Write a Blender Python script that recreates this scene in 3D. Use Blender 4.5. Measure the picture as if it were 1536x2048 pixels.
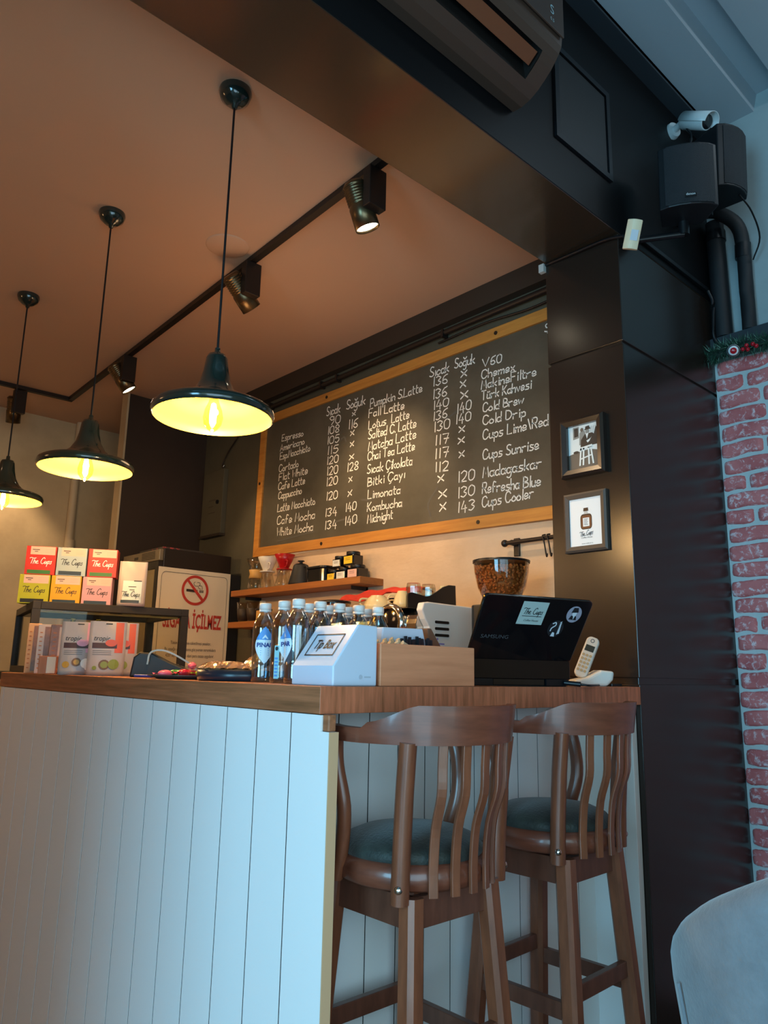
import bpy, math, random
from mathutils import Matrix, Vector, Euler
random.seed(7)
for o in list(bpy.data.objects): bpy.data.objects.remove(o)
SC = bpy.context.scene
COL = SC.collection
R = math.radians
PI = math.pi

# ---------------------------------------------------------------- camera, world, lights, exposure
cd = bpy.data.cameras.new('camera'); cam = bpy.data.objects.new('camera', cd); COL.objects.link(cam)
cd.sensor_fit = 'AUTO'; cd.sensor_width = 36.0; cd.lens = 36.0*1508/2048; cd.clip_start = 0.05
rx, up, fw = (0.6806404, 0.73236354, 0.01929499), (0.13859644, -0.15458019, 0.97821061), (-0.7193884, 0.66313544, 0.2067165)
cam.matrix_world = Matrix(((rx[0], up[0], -fw[0], 1.41617), (rx[1], up[1], -fw[1], -1.11431), (rx[2], up[2], -fw[2], 1.13729), (0, 0, 0, 1)))
SC.camera = cam
SC.view_settings.view_transform = 'Standard'; SC.view_settings.look = 'None'
SC.view_settings.gamma = 1.0; SC.view_settings.use_curve_mapping = False
SC.view_settings.exposure = 0.0

W = bpy.data.worlds.new('sky'); SC.world = W; W.use_nodes = True
W.node_tree.nodes['Background'].inputs[0].default_value = (0.45, 0.72, 1.0, 1)
W.node_tree.nodes['Background'].inputs[1].default_value = 0.35

def lamp(name, kind, loc, energy, color, **k):
    d = bpy.data.lights.new(name, kind); d.energy = energy; d.color = color
    for a, b in k.items():
        if a not in ('aim', 'rot'): setattr(d, a, b)
    o = bpy.data.objects.new(name, d); COL.objects.link(o); o.location = loc
    if 'aim' in k: o.rotation_euler = (Vector(k['aim'])-Vector(loc)).to_track_quat('-Z', 'Y').to_euler()
    return o
DAY = (0.27, 0.69, 1.0)
WARM = (1.0, 0.62, 0.27)
# daylight through the street window behind the camera
lamp('window_daylight', 'AREA', (1.2, -4.12, 1.3), 172, DAY, aim=(1.0, 0.0, 0.9), shape='RECTANGLE', size=1.6, size_y=2.3)
lamp('side_daylight', 'AREA', (2.24, -1.15, 1.0), 75, (0.47, 0.78, 1.0), aim=(0.0, -0.55, 0.85), shape='RECTANGLE', size=2.5, size_y=2.1)
# daylight from the glazed gap between roof and upper wall
lamp('gap_daylight', 'AREA', (1.1, 2.28, 3.78), 6.0, (0.75, 0.9, 1.0), aim=(0.7, 2.35, 3.2), shape='RECTANGLE', size=1.6, size_y=0.05)
# unseen lamps added left of the frame to warm the ceiling and counter front
lamp('room_fill', 'POINT', (-3.2, -2.6, 2.2), 18, (1.0, 0.55, 0.24), shadow_soft_size=0.25)
lamp('room_fill_spot', 'SPOT', (-2.9, -1.6, 3.1), 22, (1.0, 0.60, 0.34), aim=(-2.5, 0.0, 0.8), spot_size=R(60), spot_blend=1.0, shadow_soft_size=0.06)
lamp('kitchen_fill', 'POINT', (-1.6, 0.85, 2.3), 8, (1.0, 0.62, 0.32), shadow_soft_size=0.2)  # added warm fill over the work area; no lamp hangs here

# ---------------------------------------------------------------- materials
def lin(c):
    def f(u): return u/12.92 if u <= 0.04045 else ((u+0.055)/1.055)**2.4
    return tuple(f(int(c[i:i+2], 16)/255) for i in (0, 2, 4)) + (1,)
MATS = {}
def mat(name, col, rough=0.5, metal=0.0, spec=None, bump=None, vary=None, coat=0.0, emit=None, sheen=0.0, trans=0.0):
    """col hex; bump=(scale,strength,(sx,sy,sz)); vary=(hex2,scale,(sx,sy,sz),contrast lo,hi)"""
    if name in MATS: return MATS[name]
    m = bpy.data.materials.new(name); m.use_nodes = True; MATS[name] = m
    nt = m.node_tree; b = nt.nodes['Principled BSDF']; N = nt.nodes.new; L = nt.links.new
    b.inputs['Base Color'].default_value = lin(col); b.inputs['Roughness'].default_value = rough; b.inputs['Metallic'].default_value = metal
    if spec is not None: b.inputs['Specular IOR Level'].default_value = spec
    b.inputs['Coat Weight'].default_value = coat; b.inputs['Coat Roughness'].default_value = 0.12
    b.inputs['Sheen Weight'].default_value = sheen
    b.inputs['Transmission Weight'].default_value = trans
    if emit: b.inputs['Emission Color'].default_value = lin(emit[0]); b.inputs['Emission Strength'].default_value = emit[1]
    def coords(s):
        tc = N('ShaderNodeTexCoord'); mp = N('ShaderNodeMapping'); mp.inputs['Scale'].default_value = s
        L(tc.outputs['Object'], mp.inputs['Vector']); return mp.outputs['Vector']
    if vary:
        c2, sc, s, lo, hi = vary
        nz = N('ShaderNodeTexNoise'); nz.inputs['Scale'].default_value = sc; nz.inputs['Detail'].default_value = 6; nz.inputs['Roughness'].default_value = 0.62
        L(coords(s), nz.inputs['Vector'])
        cr = N('ShaderNodeValToRGB'); cr.color_ramp.elements[0].position = lo; cr.color_ramp.elements[1].position = hi
        cr.color_ramp.elements[0].color = lin(col); cr.color_ramp.elements[1].color = lin(c2)
        L(nz.outputs['Fac'], cr.inputs['Fac']); L(cr.outputs['Color'], b.inputs['Base Color'])
    if bump:
        sc, st, s = bump
        nz = N('ShaderNodeTexNoise'); nz.inputs['Scale'].default_value = sc; nz.inputs['Detail'].default_value = 5
        L(coords(s), nz.inputs['Vector'])
        bp = N('ShaderNodeBump'); bp.inputs['Strength'].default_value = st; bp.inputs['Distance'].default_value = 0.01
        L(nz.outputs['Fac'], bp.inputs['Height']); L(bp.outputs['Normal'], b.inputs['Normal'])
    return m
def glass(name, tint='ffffff', refl=1.0, rough=0.03, base=0.05):
    """thin clear sheet: mostly see-through, mirror-like at grazing angles"""
    if name in MATS: return MATS[name]
    m = bpy.data.materials.new(name); m.use_nodes = True; MATS[name] = m
    nt = m.node_tree; nt.nodes.clear(); N = nt.nodes.new; L = nt.links.new
    out = N('ShaderNodeOutputMaterial'); mix = N('ShaderNodeMixShader'); tr = N('ShaderNodeBsdfTransparent'); gl = N('ShaderNodeBsdfGlossy')
    lw = N('ShaderNodeLayerWeight'); lw.inputs['Blend'].default_value = 0.35
    mr = N('ShaderNodeMapRange'); mr.inputs['To Min'].default_value = base; mr.inputs['To Max'].default_value = min(1, 0.75*refl)
    tr.inputs['Color'].default_value = lin(tint); gl.inputs['Roughness'].default_value = rough
    L(lw.outputs['Facing'], mr.inputs['Value']); L(mr.outputs['Result'], mix.inputs['Fac'])
    L(tr.outputs[0], mix.inputs[1]); L(gl.outputs[0], mix.inputs[2]); L(mix.outputs[0], out.inputs['Surface'])
    return m
I = (1, 1, 1)
white_panel = mat('white_panel', 'ececea', 0.45, bump=(60, 0.02, I))
groove_dark = mat('groove_dark', '0c0c0d', 0.9)
tan_edge = mat('tan_edge', 'd0a47c', 0.6)
post_white = mat('post_white', 'd9d2cc', 0.5)
oak_front = mat('oak_front', 'ae6c48', 0.5, vary=('70482c', 9, (0.35, 4, 7), 0.35, 0.75), bump=(40, 0.08, (0.4, 3, 6)))
oak_side = mat('oak_side', 'cc7450', 0.42, vary=('8a5030', 12, (4, 6, 0.5), 0.35, 0.75), bump=(40, 0.06, (3, 6, 0.4)))
walnut = mat('walnut', '864a30', 0.36, vary=('613422', 14, (3, 3, 0.6), 0.3, 0.8), coat=0.35)
walnut_rail = mat('walnut_rail', '7f4430', 0.36, vary=('5f3123', 10, (1, 1, 7), 0.3, 0.8), coat=0.4)
walnut_dark = mat('walnut_dark', '6e3f2e', 0.4, vary=('502d20', 12, (3, 3, 0.7), 0.3, 0.8), coat=0.3)
green_leather = mat('green_leather', '1e211c', 0.6, vary=('30352c', 30, I, 0.35, 0.8), bump=(140, 0.25, I), sheen=0.25)
chrome = mat('chrome', 'dcd8d2', 0.12, 1.0)
steel = mat('steel', 'b9b5ae', 0.3, 1.0)
black_laminate = mat('black_laminate', '261d18', 0.25, spec=0.5, bump=(5, 0.012, I))
beam_side = mat('beam_side', '0d0d0f', 0.45, spec=0.2)
soffit_laminate = mat('soffit_laminate', '38291e', 0.26, spec=1.0, coat=0.6)
black_matte = mat('black_matte', '16171a', 0.6)
black_plastic = mat('black_plastic', '121316', 0.35)
black_gloss = mat('black_gloss', '0b0c0f', 0.08, coat=0.4)
dark_metal = mat('dark_metal', '2a211c', 0.45, 0.3)
ceiling_paint = mat('ceiling_paint', 'd0a484', 0.7, bump=(25, 0.03, I))
cream_plaster = mat('cream_plaster', 'd8bc9c', 0.6, vary=('cbac8a', 3, I, 0.35, 0.7), bump=(7, 0.5, (1, 1, 2.2)))
olive_paint = mat('olive_paint', '56503f', 0.7, vary=('4b4637', 4, I, 0.3, 0.7))
dark_paint = mat('dark_paint', '35291f', 0.6)
brown_paint = mat('brown_paint', '3a2b22', 0.55, vary=('32251d', 3, I, 0.3, 0.7))
beige_wall = mat('beige_wall', 'cdb894', 0.65, vary=('b09c7c', 2.2, I, 0.3, 0.72), bump=(6, 0.15, I))
roof_sheet = mat('roof_sheet', 'a3adb5', 0.5, 0.0)
roof_trim = mat('roof_trim', '2e343a', 0.5)
upper_white = mat('upper_white', '9fabad', 0.7, vary=('909c9e', 3, I, 0.35, 0.7))
floor_tile = mat('floor_tile', '6b5847', 0.4, vary=('57473a', 4, I, 0.3, 0.7))
chalkboard = mat('chalkboard', '4b463a', 0.45, vary=('605a4c', 2.6, (1, 1, 1.3), 0.35, 0.75))
pine = mat('pine', 'c98a3c', 0.5, vary=('a9692a', 7, (0.5, 3, 7), 0.35, 0.8))
chalk = mat('chalk', 'f0ece2', 0.9)
chalk_smear = mat('chalk_smear', '5b574e', 0.9)
lamp_green = mat('lamp_green', '1d2a26', 0.14, coat=0.6)
lamp_inner = mat('lamp_inner', 'f2cf52', 0.45)
bulb_glass = glass('bulb_glass', 'fff0d0', 0.8)
bulb_hot = mat('bulb_hot', 'fff0c0', 0.5, emit=('ffd98a', 40))
lens_hot = mat('lens_hot', 'fff6e0', 0.5, emit=('fff0d0', 14))
bronze = mat('bronze', '6d5a40', 0.3, 0.85)
shelf_wood = mat('shelf_wood', 'a4652f', 0.45, vary=('874e22', 9, (0.5, 3, 6), 0.35, 0.8))
bamboo = mat('bamboo', 'e4946a', 0.5, vary=('cc7e56', 7, (3, 0.4, 6), 0.35, 0.75))
clear_pet = glass('clear_pet', 'eef4f8', 1.0, 0.06, 0.15)
clear_glass = glass('clear_glass', 'f4f4ee', 0.9, 0.02, 0.06)
case_glass = glass('case_glass', 'f0eee6', 0.3, 0.02, 0.02)
amber_glass = glass('amber_glass', 'ecd2b4', 0.8, 0.05, 0.06)
cap_blue = mat('cap_blue', 'e2d6ce', 0.4)
acrylic_white = mat('acrylic_white', 'ccd6e6', 0.28)
ink = mat('ink', '14161c', 0.6)
paper = mat('paper', 'e9dcc4', 0.75, bump=(10, 0.12, I))
paper_white = mat('paper_white', 'e6eaec', 0.6)
red_print = mat('red_print', 'c23a2c', 0.6)
red_cloth = mat('red_cloth', 'd23a26', 0.85, bump=(80, 0.3, I))
cream_ceramic = mat('cream_ceramic', 'e0c894', 0.25)
white_enamel = mat('white_enamel', 'f0e8dc', 0.3)
velvet = mat('velvet', '767c82', 0.8, vary=('666b71', 22, I, 0.35, 0.75), sheen=0.5, bump=(120, 0.15, I))

# ---------------------------------------------------------------- mesh collector
class M:
    def __init__(s): s.v = []; s.f = []; s.i = []; s.s = []
    def add(s, vs, fs, mi=0, smooth=False):
        n = len(s.v); s.v += [tuple(p) for p in vs]
        for f in fs: s.f.append(tuple(n+k for k in f)); s.i.append(mi); s.s.append(smooth)
        return s
    def box(s, x0, x1, y0, y1, z0, z1, mi=0, T=None):
        vs = [Vector((x, y, z)) for z in (z0, z1) for y in (y0, y1) for x in (x0, x1)]
        if T: vs = [T @ p for p in vs]
        return s.add(vs, [(0, 2, 3, 1), (4, 5, 7, 6), (0, 1, 5, 4), (2, 6, 7, 3), (0, 4, 6, 2), (1, 3, 7, 5)], mi)
    def quad(s, o, u, v, mi=0):
        o, u, v = Vector(o), Vector(u), Vector(v); return s.add([o, o+u, o+u+v, o+v], [(0, 1, 2, 3)], mi)
    def poly(s, pts, mi=0): return s.add(pts, [tuple(range(len(pts)))], mi)
    def lathe(s, prof, c=(0, 0, 0), seg=32, mi=0, T=None, smooth=True, a0=0.0, a1=2*PI):
        full = abs(a1-a0-2*PI) < 1e-6; n = seg if full else seg+1; vs = []
        for r, z in prof:
            for k in range(n):
                a = a0+(a1-a0)*k/seg; p = Vector((r*math.cos(a), r*math.sin(a), z))
                if T: p = T @ p
                vs.append(p+Vector(c))
        fs = []
        for j in range(len(prof)-1):
            for k in range(seg):
                k2 = (k+1) % n; fs.append((j*n+k, j*n+k2, (j+1)*n+k2, (j+1)*n+k))
        return s.add(vs, fs, mi, smooth)
    def cyl(s, p0, p1, r0, r1=None, seg=16, mi=0, smooth=True):
        r1 = r0 if r1 is None else r1; p0, p1 = Vector(p0), Vector(p1); d = p1-p0
        T = d.to_track_quat('Z', 'Y').to_matrix().to_4x4(); L = d.length
        s.lathe([(r0, 0), (r1, L)], p0, seg, mi, T, smooth)
        for r, z, fl in ((r0, 0, 1), (r1, L, 0)):
            ring = [T @ Vector((r*math.cos(2*PI*k/seg), r*math.sin(2*PI*k/seg), z))+p0 for k in range(seg)]
            s.add(ring[::-1] if fl else ring, [tuple(range(seg))], mi)
        return s
    def sweep(s, pts, sec, mi=0, closed=False, smooth=True, upv=(0, 0, 1), caps=True, scale=None):
        """section points (a,b): a along side (upv x t), b along up"""
        P = [Vector(p) for p in pts]; n = len(P); m = len(sec); vs = []
        for k in range(n):
            t = (P[(k+1) % n]-P[k-1]) if closed else (P[min(k+1, n-1)]-P[max(k-1, 0)])
            t.normalize(); sd = Vector(upv).cross(t)
            if sd.length < 1e-5: sd = Vector((1, 0, 0)).cross(t)
            sd.normalize(); u = t.cross(sd); q = scale[k] if scale else 1
            qa, qb = q if isinstance(q, tuple) else (q, q)
            vs += [P[k]+sd*a*qa+u*b*qb for a, b in sec]
        fs = [(k*m+j, ((k+1) % n)*m+j, ((k+1) % n)*m+(j+1) % m, k*m+(j+1) % m) for k in range(n if closed else n-1) for j in range(m)]
        s.add(vs, fs, mi, smooth)
        if caps and not closed: s.add(vs[:m], [tuple(range(m))], mi); s.add(vs[-m:], [tuple(range(m))[::-1]], mi)
        return s
    def tube(s, pts, r, seg=8, mi=0, **k): return s.sweep(pts, circ(r, seg), mi, **k)
    def prism(s, outline, fa, fb, mi=0):
        """outline of 2-D points mapped by fa (front) and fb (back)"""
        n = len(outline); a = [fa(*p) for p in outline]; b = [fb(*p) for p in outline]
        return s.add(a+b, [tuple(range(n)), tuple(range(2*n-1, n-1, -1))]+[(k, n+k, n+(k+1) % n, (k+1) % n) for k in range(n)], mi)
    def ball(s, c, r, mi=0, seg=16, T=None):
        rr = r if isinstance(r, tuple) else (r, r, r); n = max(6, seg//2); S = Matrix.Diagonal((*rr, 1))
        pr = [(max(1e-4, math.sin(PI*k/n)), -math.cos(PI*k/n)) for k in range(n+1)]
        return s.lathe(pr, c, seg, mi, (T @ S) if T else S)
def circ(r, n, r2=None): return [(r*math.cos(2*PI*k/n), (r2 or r)*math.sin(2*PI*k/n)) for k in range(n)]
def rectsec(w, h): return [(-w/2, -h/2), (w/2, -h/2), (w/2, h/2), (-w/2, h/2)]
def rrect(x0, x1, y0, y1, r, n=4):
    pts = []
    for cx, cy, a in ((x1-r, y0+r, -90), (x1-r, y1-r, 0), (x0+r, y1-r, 90), (x0+r, y0+r, 180)):
        pts += [(cx+r*math.cos(R(a+90*k/n)), cy+r*math.sin(R(a+90*k/n))) for k in range(n+1)]
    return pts
def smooth_path(pts, n=6, closed=False):
    P = [Vector(p) for p in pts]; out = []; L = len(P)
    for k in range(L if closed else L-1):
        a, b = P[k], P[(k+1) % L]
        p0 = P[k-1] if (k or closed) else 2*a-b; p3 = P[(k+2) % L] if (k+2 < L or closed) else 2*b-a
        for q in range(n):
            t = q/n; out.append(0.5*((2*a)+(b-p0)*t+(2*p0-5*a+4*b-p3)*t*t+(3*a-p0-3*b+p3)*t**3))
    if not closed: out.append(P[-1])
    return out

# ---------------------------------------------------------------- objects
def mesh(name, m, mats, parent=None, bevel=0, seg=2, local=False, sharp=0):
    me = bpy.data.meshes.new(name); me.from_pydata(m.v, [], m.f)
    for x in (mats if isinstance(mats, (list, tuple)) else [mats]): me.materials.append(x)
    me.polygons.foreach_set('material_index', m.i); me.polygons.foreach_set('use_smooth', m.s); me.update()
    if sharp: me.set_sharp_from_angle(angle=R(sharp))
    o = bpy.data.objects.new(name, me); COL.objects.link(o)
    if parent:
        o.parent = parent
        if not local: me.transform(world_of(parent).inverted())
    if bevel:
        b = o.modifiers.new('bevel', 'BEVEL'); b.width = bevel; b.segments = seg; b.limit_method = 'ANGLE'; b.angle_limit = R(40)
    return o
def world_of(o):
    mw = Matrix.LocRotScale(o.location, o.rotation_euler, o.scale)
    return world_of(o.parent) @ mw if o.parent else mw
def tag(o, label, cat, group=None, kind=None):
    o['label'] = label; o['category'] = cat
    if group: o['group'] = group
    if kind: o['kind'] = kind
    return o
def thing(name, label, cat, loc, rz=0.0, group=None):
    o = bpy.data.objects.new(name, None); COL.objects.link(o); o.location = loc; o.rotation_euler = (0, 0, rz); o.empty_display_size = 0.05
    return tag(o, label, cat, group)
def solo(name, m, mats, label, cat, group=None, loc=None, **k):
    """a thing of one mesh, given in world coordinates; its origin is moved to its base"""
    o = mesh(name, m, mats, **k); vs = [v.co for v in o.data.vertices]
    c = Vector(loc) if loc else Vector((sum(v.x for v in vs)/len(vs), sum(v.y for v in vs)/len(vs), min(v.z for v in vs)))
    o.data.transform(Matrix.Translation(-c)); o.location = c
    return tag(o, label, cat, group)
def struct(name, m, mats, **k):
    o = mesh(name, m, mats, **k); o['kind'] = 'structure'; return o
def kids(o): return [c for c in bpy.data.objects if c.parent == o]
def dup(root, loc, rz, label, group=None):
    r = root.copy(); COL.objects.link(r); r.location = loc; r.rotation_euler = (0, 0, rz); r['label'] = label
    if group: r['group'] = group
    for ch in kids(root):
        c = ch.copy(); COL.objects.link(c); c.parent = r
        for g in kids(ch): d = g.copy(); COL.objects.link(d); d.parent = c
    return r

# ---------------------------------------------------------------- lettering
ye = lambda c: (ord(c)-ord('e'))/10.0
GL = {
 'A': '-0e3o6e;-1h5h', 'B': '-0o0e;0o4n4k0j5i5f0e', 'C': '6m4o1n0j1f4e6g', 'Ç': '6m4o1n0j1f4e6g;-3e4c2b', 'D': '-0o0e;0o4n6j4f0e', 'E': '-5o0o0e5e;-0j4j', 'F': '-5o0o0e;-0j4j',
 'G': '6m4o1n0j1f4e6g6i;-6i4i', 'K': '-0o0e;-5o0i;-1j5e', 'L': '-0o0e5e', 'M': '-0e1o3h5o6e', 'P': '-0o0e;0o4o5m4j0j', 'R': '-0o0e;0o4o5m4j0j;-2j5e', 'S': '5n3o1n1k4i5g3e0f',
 'Ş': '5n3o1n1k4i5g3e0f;-3e3c', 'T': '-0o6o;-3o3e', 'V': '-0o3e6o', 'W': '-0o1e3k5e6o', 'H': '-0o0e;-6o6e;-0j6j', 'N': '-0e0o6e6o',
 'a': '4i2j0i0f2e4g;-4j4e', 'b': '-0o0e;0h2j4i4f2e0f', 'c': '4i2j0h0f2e4f', 'd': '4i2j0i0f2e4g;-4o4e', 'e': '0g4h3j1j0g1e4f', 'f': '4n2o1m1e;-0j3j', 'g': '4i2j0i0f2e4g;4j4c2a0b',
 'ğ': '4i2j0i0f2e4g;4j4c2a0b;0n2l4n', 'h': '-0o0e;0h2j4i4e', 'i': '-1j1e;-1l1m', 'ı': '-1j1e', 'k': '-0o0e;-4j0g;-1h4e', 'l': '-1o1e', 'm': '-0j0e;0h2j3i3e;3h5j6i6e', 'n': '-0j0e;0h2j4i4e',
 'o': '2j0h0f2e4f4h2j', 'p': '-0j0a;0h2j4i4f2e0f', 'r': '-0j0e;0h2j4j', 's': '4j1j1h4g3e0e', 't': '1n1f3e;-0k3k', 'u': '0j0f2e4g;-4j4e', 'ü': '0j0f2e4g;-4j4e;-1l1m;-3l3m', 'v': '-0j2e4j',
 'w': '-0j1e3i4e6j', 'x': '-0j4e;-4j0e', 'y': '-0j2e;-4j1a', '0': '2o0m0g2e4g4m2o', '1': '-1o1e', '2': '0m2o4m3i0e;-0e4e', '3': '0n2o4m2j4h2e0f', '4': '-2o0h4h;-3k3d', '5': '-4o1o0k;0k3k4h2e0f',
 '6': '4o1m0g2e4g2j0h', '7': '-0o4o2e;-1j4j', '8': '2j4l2o0l2j0g2e4g2j', '9': '4m2o0m2j4l;4n4i2e', '.': '-0e0f', '\\': '-0o3e', ' ': ''}
def strokes_of(text):
    """-> list of polylines in units of cap height, total width"""
    x = 0; out = []
    for ch in text:
        g = GL[ch]
        if not g: x += 0.35; continue
        wmax = 0
        for st in g.split(';'):
            straight = st[0] == '-'; st = st.lstrip('-'); pts = [(int(st[k])/10.0, ye(st[k+1])) for k in range(0, len(st), 2)]
            wmax = max(wmax, max(p[0] for p in pts))
            if not straight: pts = [(q[0], q[1]) for q in smooth_path([(*p, 0) for p in pts], 3)]
            out.append([(x+p[0], p[1]) for p in pts])
        x += wmax+0.17
    return out, x-0.17
def ribbon(m, pts, w, mp, mi=0):
    n = len(pts); L = []; Rr = []
    for k in range(n):
        a = pts[max(k-1, 0)]; b = pts[min(k+1, n-1)]; dx, dy = b[0]-a[0], b[1]-a[1]; l = math.hypot(dx, dy) or 1
        nx, ny = -dy/l*w/2, dx/l*w/2; ex = (-dx/l*w*.4, -dy/l*w*.4) if k == 0 else ((dx/l*w*.4, dy/l*w*.4) if k == n-1 else (0, 0))
        L.append(mp(pts[k][0]+nx+ex[0], pts[k][1]+ny+ex[1])); Rr.append(mp(pts[k][0]-nx+ex[0], pts[k][1]-ny+ex[1]))
    m.add(L+Rr, [(k, n+k, n+k+1, k+1) for k in range(n-1)], mi)
def write(m, text, A, B, h, w, mp, mi=0, slant=0.0, jit=0.0):
    """hand lettering from A to B (2-D, baseline) with cap height h; mp maps 2-D to the surface"""
    st, wd = strokes_of(text); dx, dy = B[0]-A[0], B[1]-A[1]
    for pl in st:
        q = []
        for u, v in pl:
            u2 = u/max(wd, 1e-3) if wd > 0.01 else 0
            q.append((A[0]+dx*u2+slant*v*h+random.uniform(-jit, jit), A[1]+dy*u2+v*h+random.uniform(-jit, jit)))
        ribbon(m, q, w, mp, mi)
def type_text(m, text, h, o, U, V, mi=0, align='CENTER', squeeze=1.0, shear=0.0, bold=0.0):
    """printed lettering: built-in typeface, cap height about 0.7 h"""
    cu = bpy.data.curves.new('t', 'FONT'); cu.body = text; cu.size = h; cu.align_x = align; cu.align_y = 'CENTER'; cu.shear = shear; cu.resolution_u = 3
    cu.offset = bold; ob = bpy.data.objects.new('t', cu); COL.objects.link(ob)
    dg = bpy.context.evaluated_depsgraph_get(); me = ob.evaluated_get(dg).to_mesh()
    o, U, V = Vector(o), Vector(U), Vector(V)
    m.add([o+U*v.co.x*squeeze+V*v.co.y for v in me.vertices], [tuple(p.vertices) for p in me.polygons], mi)
    ob.evaluated_get(dg).to_mesh_clear(); bpy.data.objects.remove(ob); bpy.data.curves.remove(cu)
def the_cups(m, o, U, V, width, mi=0, sub=None):
    """the shop's script lettering with its flying T bar"""
    o, U, V = Vector(o), Vector(U), Vector(V); s = width; mp = lambda a, b: o+U*a*s+V*b*s
    w = 0.028
    for pl in ([(-.50, .17), (-.42, .20), (-.33, .17), (-.22, .19)], [(-.36, .17), (-.40, .02), (-.43, -.08)], [(-.27, .19), (-.32, .0), (-.34, -.09)], [(-.32, -.02), (-.27, .05), (-.24, .04), (-.26, -.08)],
               [(-.20, -.03), (-.13, .03), (-.16, .06), (-.21, .0), (-.19, -.08), (-.11, -.06)],
               [(.17, .16), (.14, .22), (.06, .16), (.0, .02), (.03, -.07), (.10, -.07), (.16, .0)], [(.19, .05), (.17, -.05), (.20, -.08), (.26, .05), (.25, -.06), (.28, -.07)],
               [(.31, .05), (.26, -.2)], [(.30, .0), (.36, .06), (.38, .01), (.33, -.07), (.29, -.05)], [(.48, .05), (.43, .04), (.46, -.02), (.43, -.08), (.38, -.06)]):
        ribbon(m, [(q[0], q[1]) for q in smooth_path([(*p, 0) for p in pl], 3)], w, mp, mi)
    if sub: type_text(m, sub, 0.13*s, mp(0.0, -0.33), U, V, mi, shear=0.3, squeeze=0.9)
# ================================================================ the room
CZ, RZ, FL = 3.2, 3.85, -0.24
struct('floor', M().box(-5.05, 2.4, -4.2, 2.4, FL-0.1, FL), floor_tile)
struct('ceiling', M().box(-5.2, -0.34, -4.2, 2.0, CZ, CZ+0.12), ceiling_paint)
bm_ = struct('beam', M().box(-0.35, 0, -4.2, 2.44, 2.92, RZ), [beam_side, soffit_laminate], bevel=0.004)
for p_ in bm_.data.polygons:
    if p_.normal.z < -0.9: p_.material_index = 1
m = M()
for z0, z1 in ((FL, 1.108), (1.132, 2.432), (2.446, 2.915)): m.box(-0.355, 0, 1.465, 2.40, z0, z1)
m.box(-0.347, -0.008, 1.473, 2.44, FL, 2.92)
struct('pillar', m, black_laminate, bevel=0.0025)
# back wall: olive paint, cream plaster field behind the shelves, dark painted band under the ceiling
m = M().box(-5.05, -0.355, 1.854, 2.0, FL, CZ, 0); m.box(-3.06, -0.356, 1.850, 1.856, 0.88, 1.90, 1); m.box(-3.98, -0.356, 1.80, 1.856, 3.075, CZ, 2)
m.box(-3.06, -0.356, 1.842, 1.856, 1.895, 1.91, 3)
struct('wall_back', m, [olive_paint, cream_plaster, dark_paint, paper])
struct('wall_left', M().box(-5.2, -5.05, -4.2, 2.0, FL, CZ), beige_wall)
m = M().box(-4.06, -3.98, 1.17, 1.853, FL, CZ-0.002, 0); m.box(-4.075, -3.975, 1.155, 1.17, FL, CZ-0.002, 1)
struct('partition', m, [brown_paint, beige_wall])
# unseen wall added to keep street daylight off the left counter front
struct('wall_daylight_block', M().box(-0.10, -0.02, -4.2, -1.68, FL, 2.919), beige_wall)
struct('door_1', M().box(-5.05, -5.03, 1.66, 1.853, FL, 2.9), brown_paint)
# front wall to the street with its window
m = M()
m.box(-5.05, 0.55, -4.3, -4.2, FL, RZ); m.box(2.25, 2.4, -4.3, -4.2, FL, RZ); m.box(0.55, 2.25, -4.3, -4.2, FL, 0.3); m.box(0.55, 2.25, -4.3, -4.2, 2.75, RZ)
struct('wall_front', m, beige_wall)
wn = struct('window_1', M(), black_matte)
m = M()
for x in (0.55, 1.37, 2.19): m.box(x, x+0.06, -4.28, -4.22, 0.3, 2.75)
for z in (0.3, 2.69): m.box(0.55, 2.25, -4.28, -4.22, z, z+0.06)
mesh('window_frame', m, black_matte, wn); mesh('window_pane', M().box(0.6, 2.2, -4.255, -4.25, 0.35, 2.7), case_glass, wn)
struct('wall_side', M().box(3.3, 2.4, -4.2, -2.6, FL, RZ).box(2.3, 2.4, 0.2, 2.4, FL, RZ).box(2.3, 2.4, -2.6, 0.2, FL, 0.3).box(2.3, 2.4, -2.6, 0.2, 2.75, RZ), beige_wall)
wn = struct('window_2', M(), black_matte); m = M()
for y in (-2.6, -1.67, -.74, .14): m.box(2.32, 2.38, y, y+0.06, 0.3, 2.75)
for z in (0.3, 2.69): m.box(2.32, 2.38, -2.6, 0.2, z, z+0.06)
mesh('window_frame', m, black_matte, wn); mesh('window_pane', M().box(2.35, 2.355, -2.55, 0.15, 0.35, 2.7), case_glass, wn)
# upper wall over the bricks, painted blue-grey white, and the ledge under it
struct('wall_upper', M().box(0.0005, 2.3, 2.352, 2.45, 2.6, RZ+0.119), upper_white)
struct('trim_1', M().box(0.0, 2.3, 2.285, 2.352, 2.655, 2.715), roof_trim)
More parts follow.
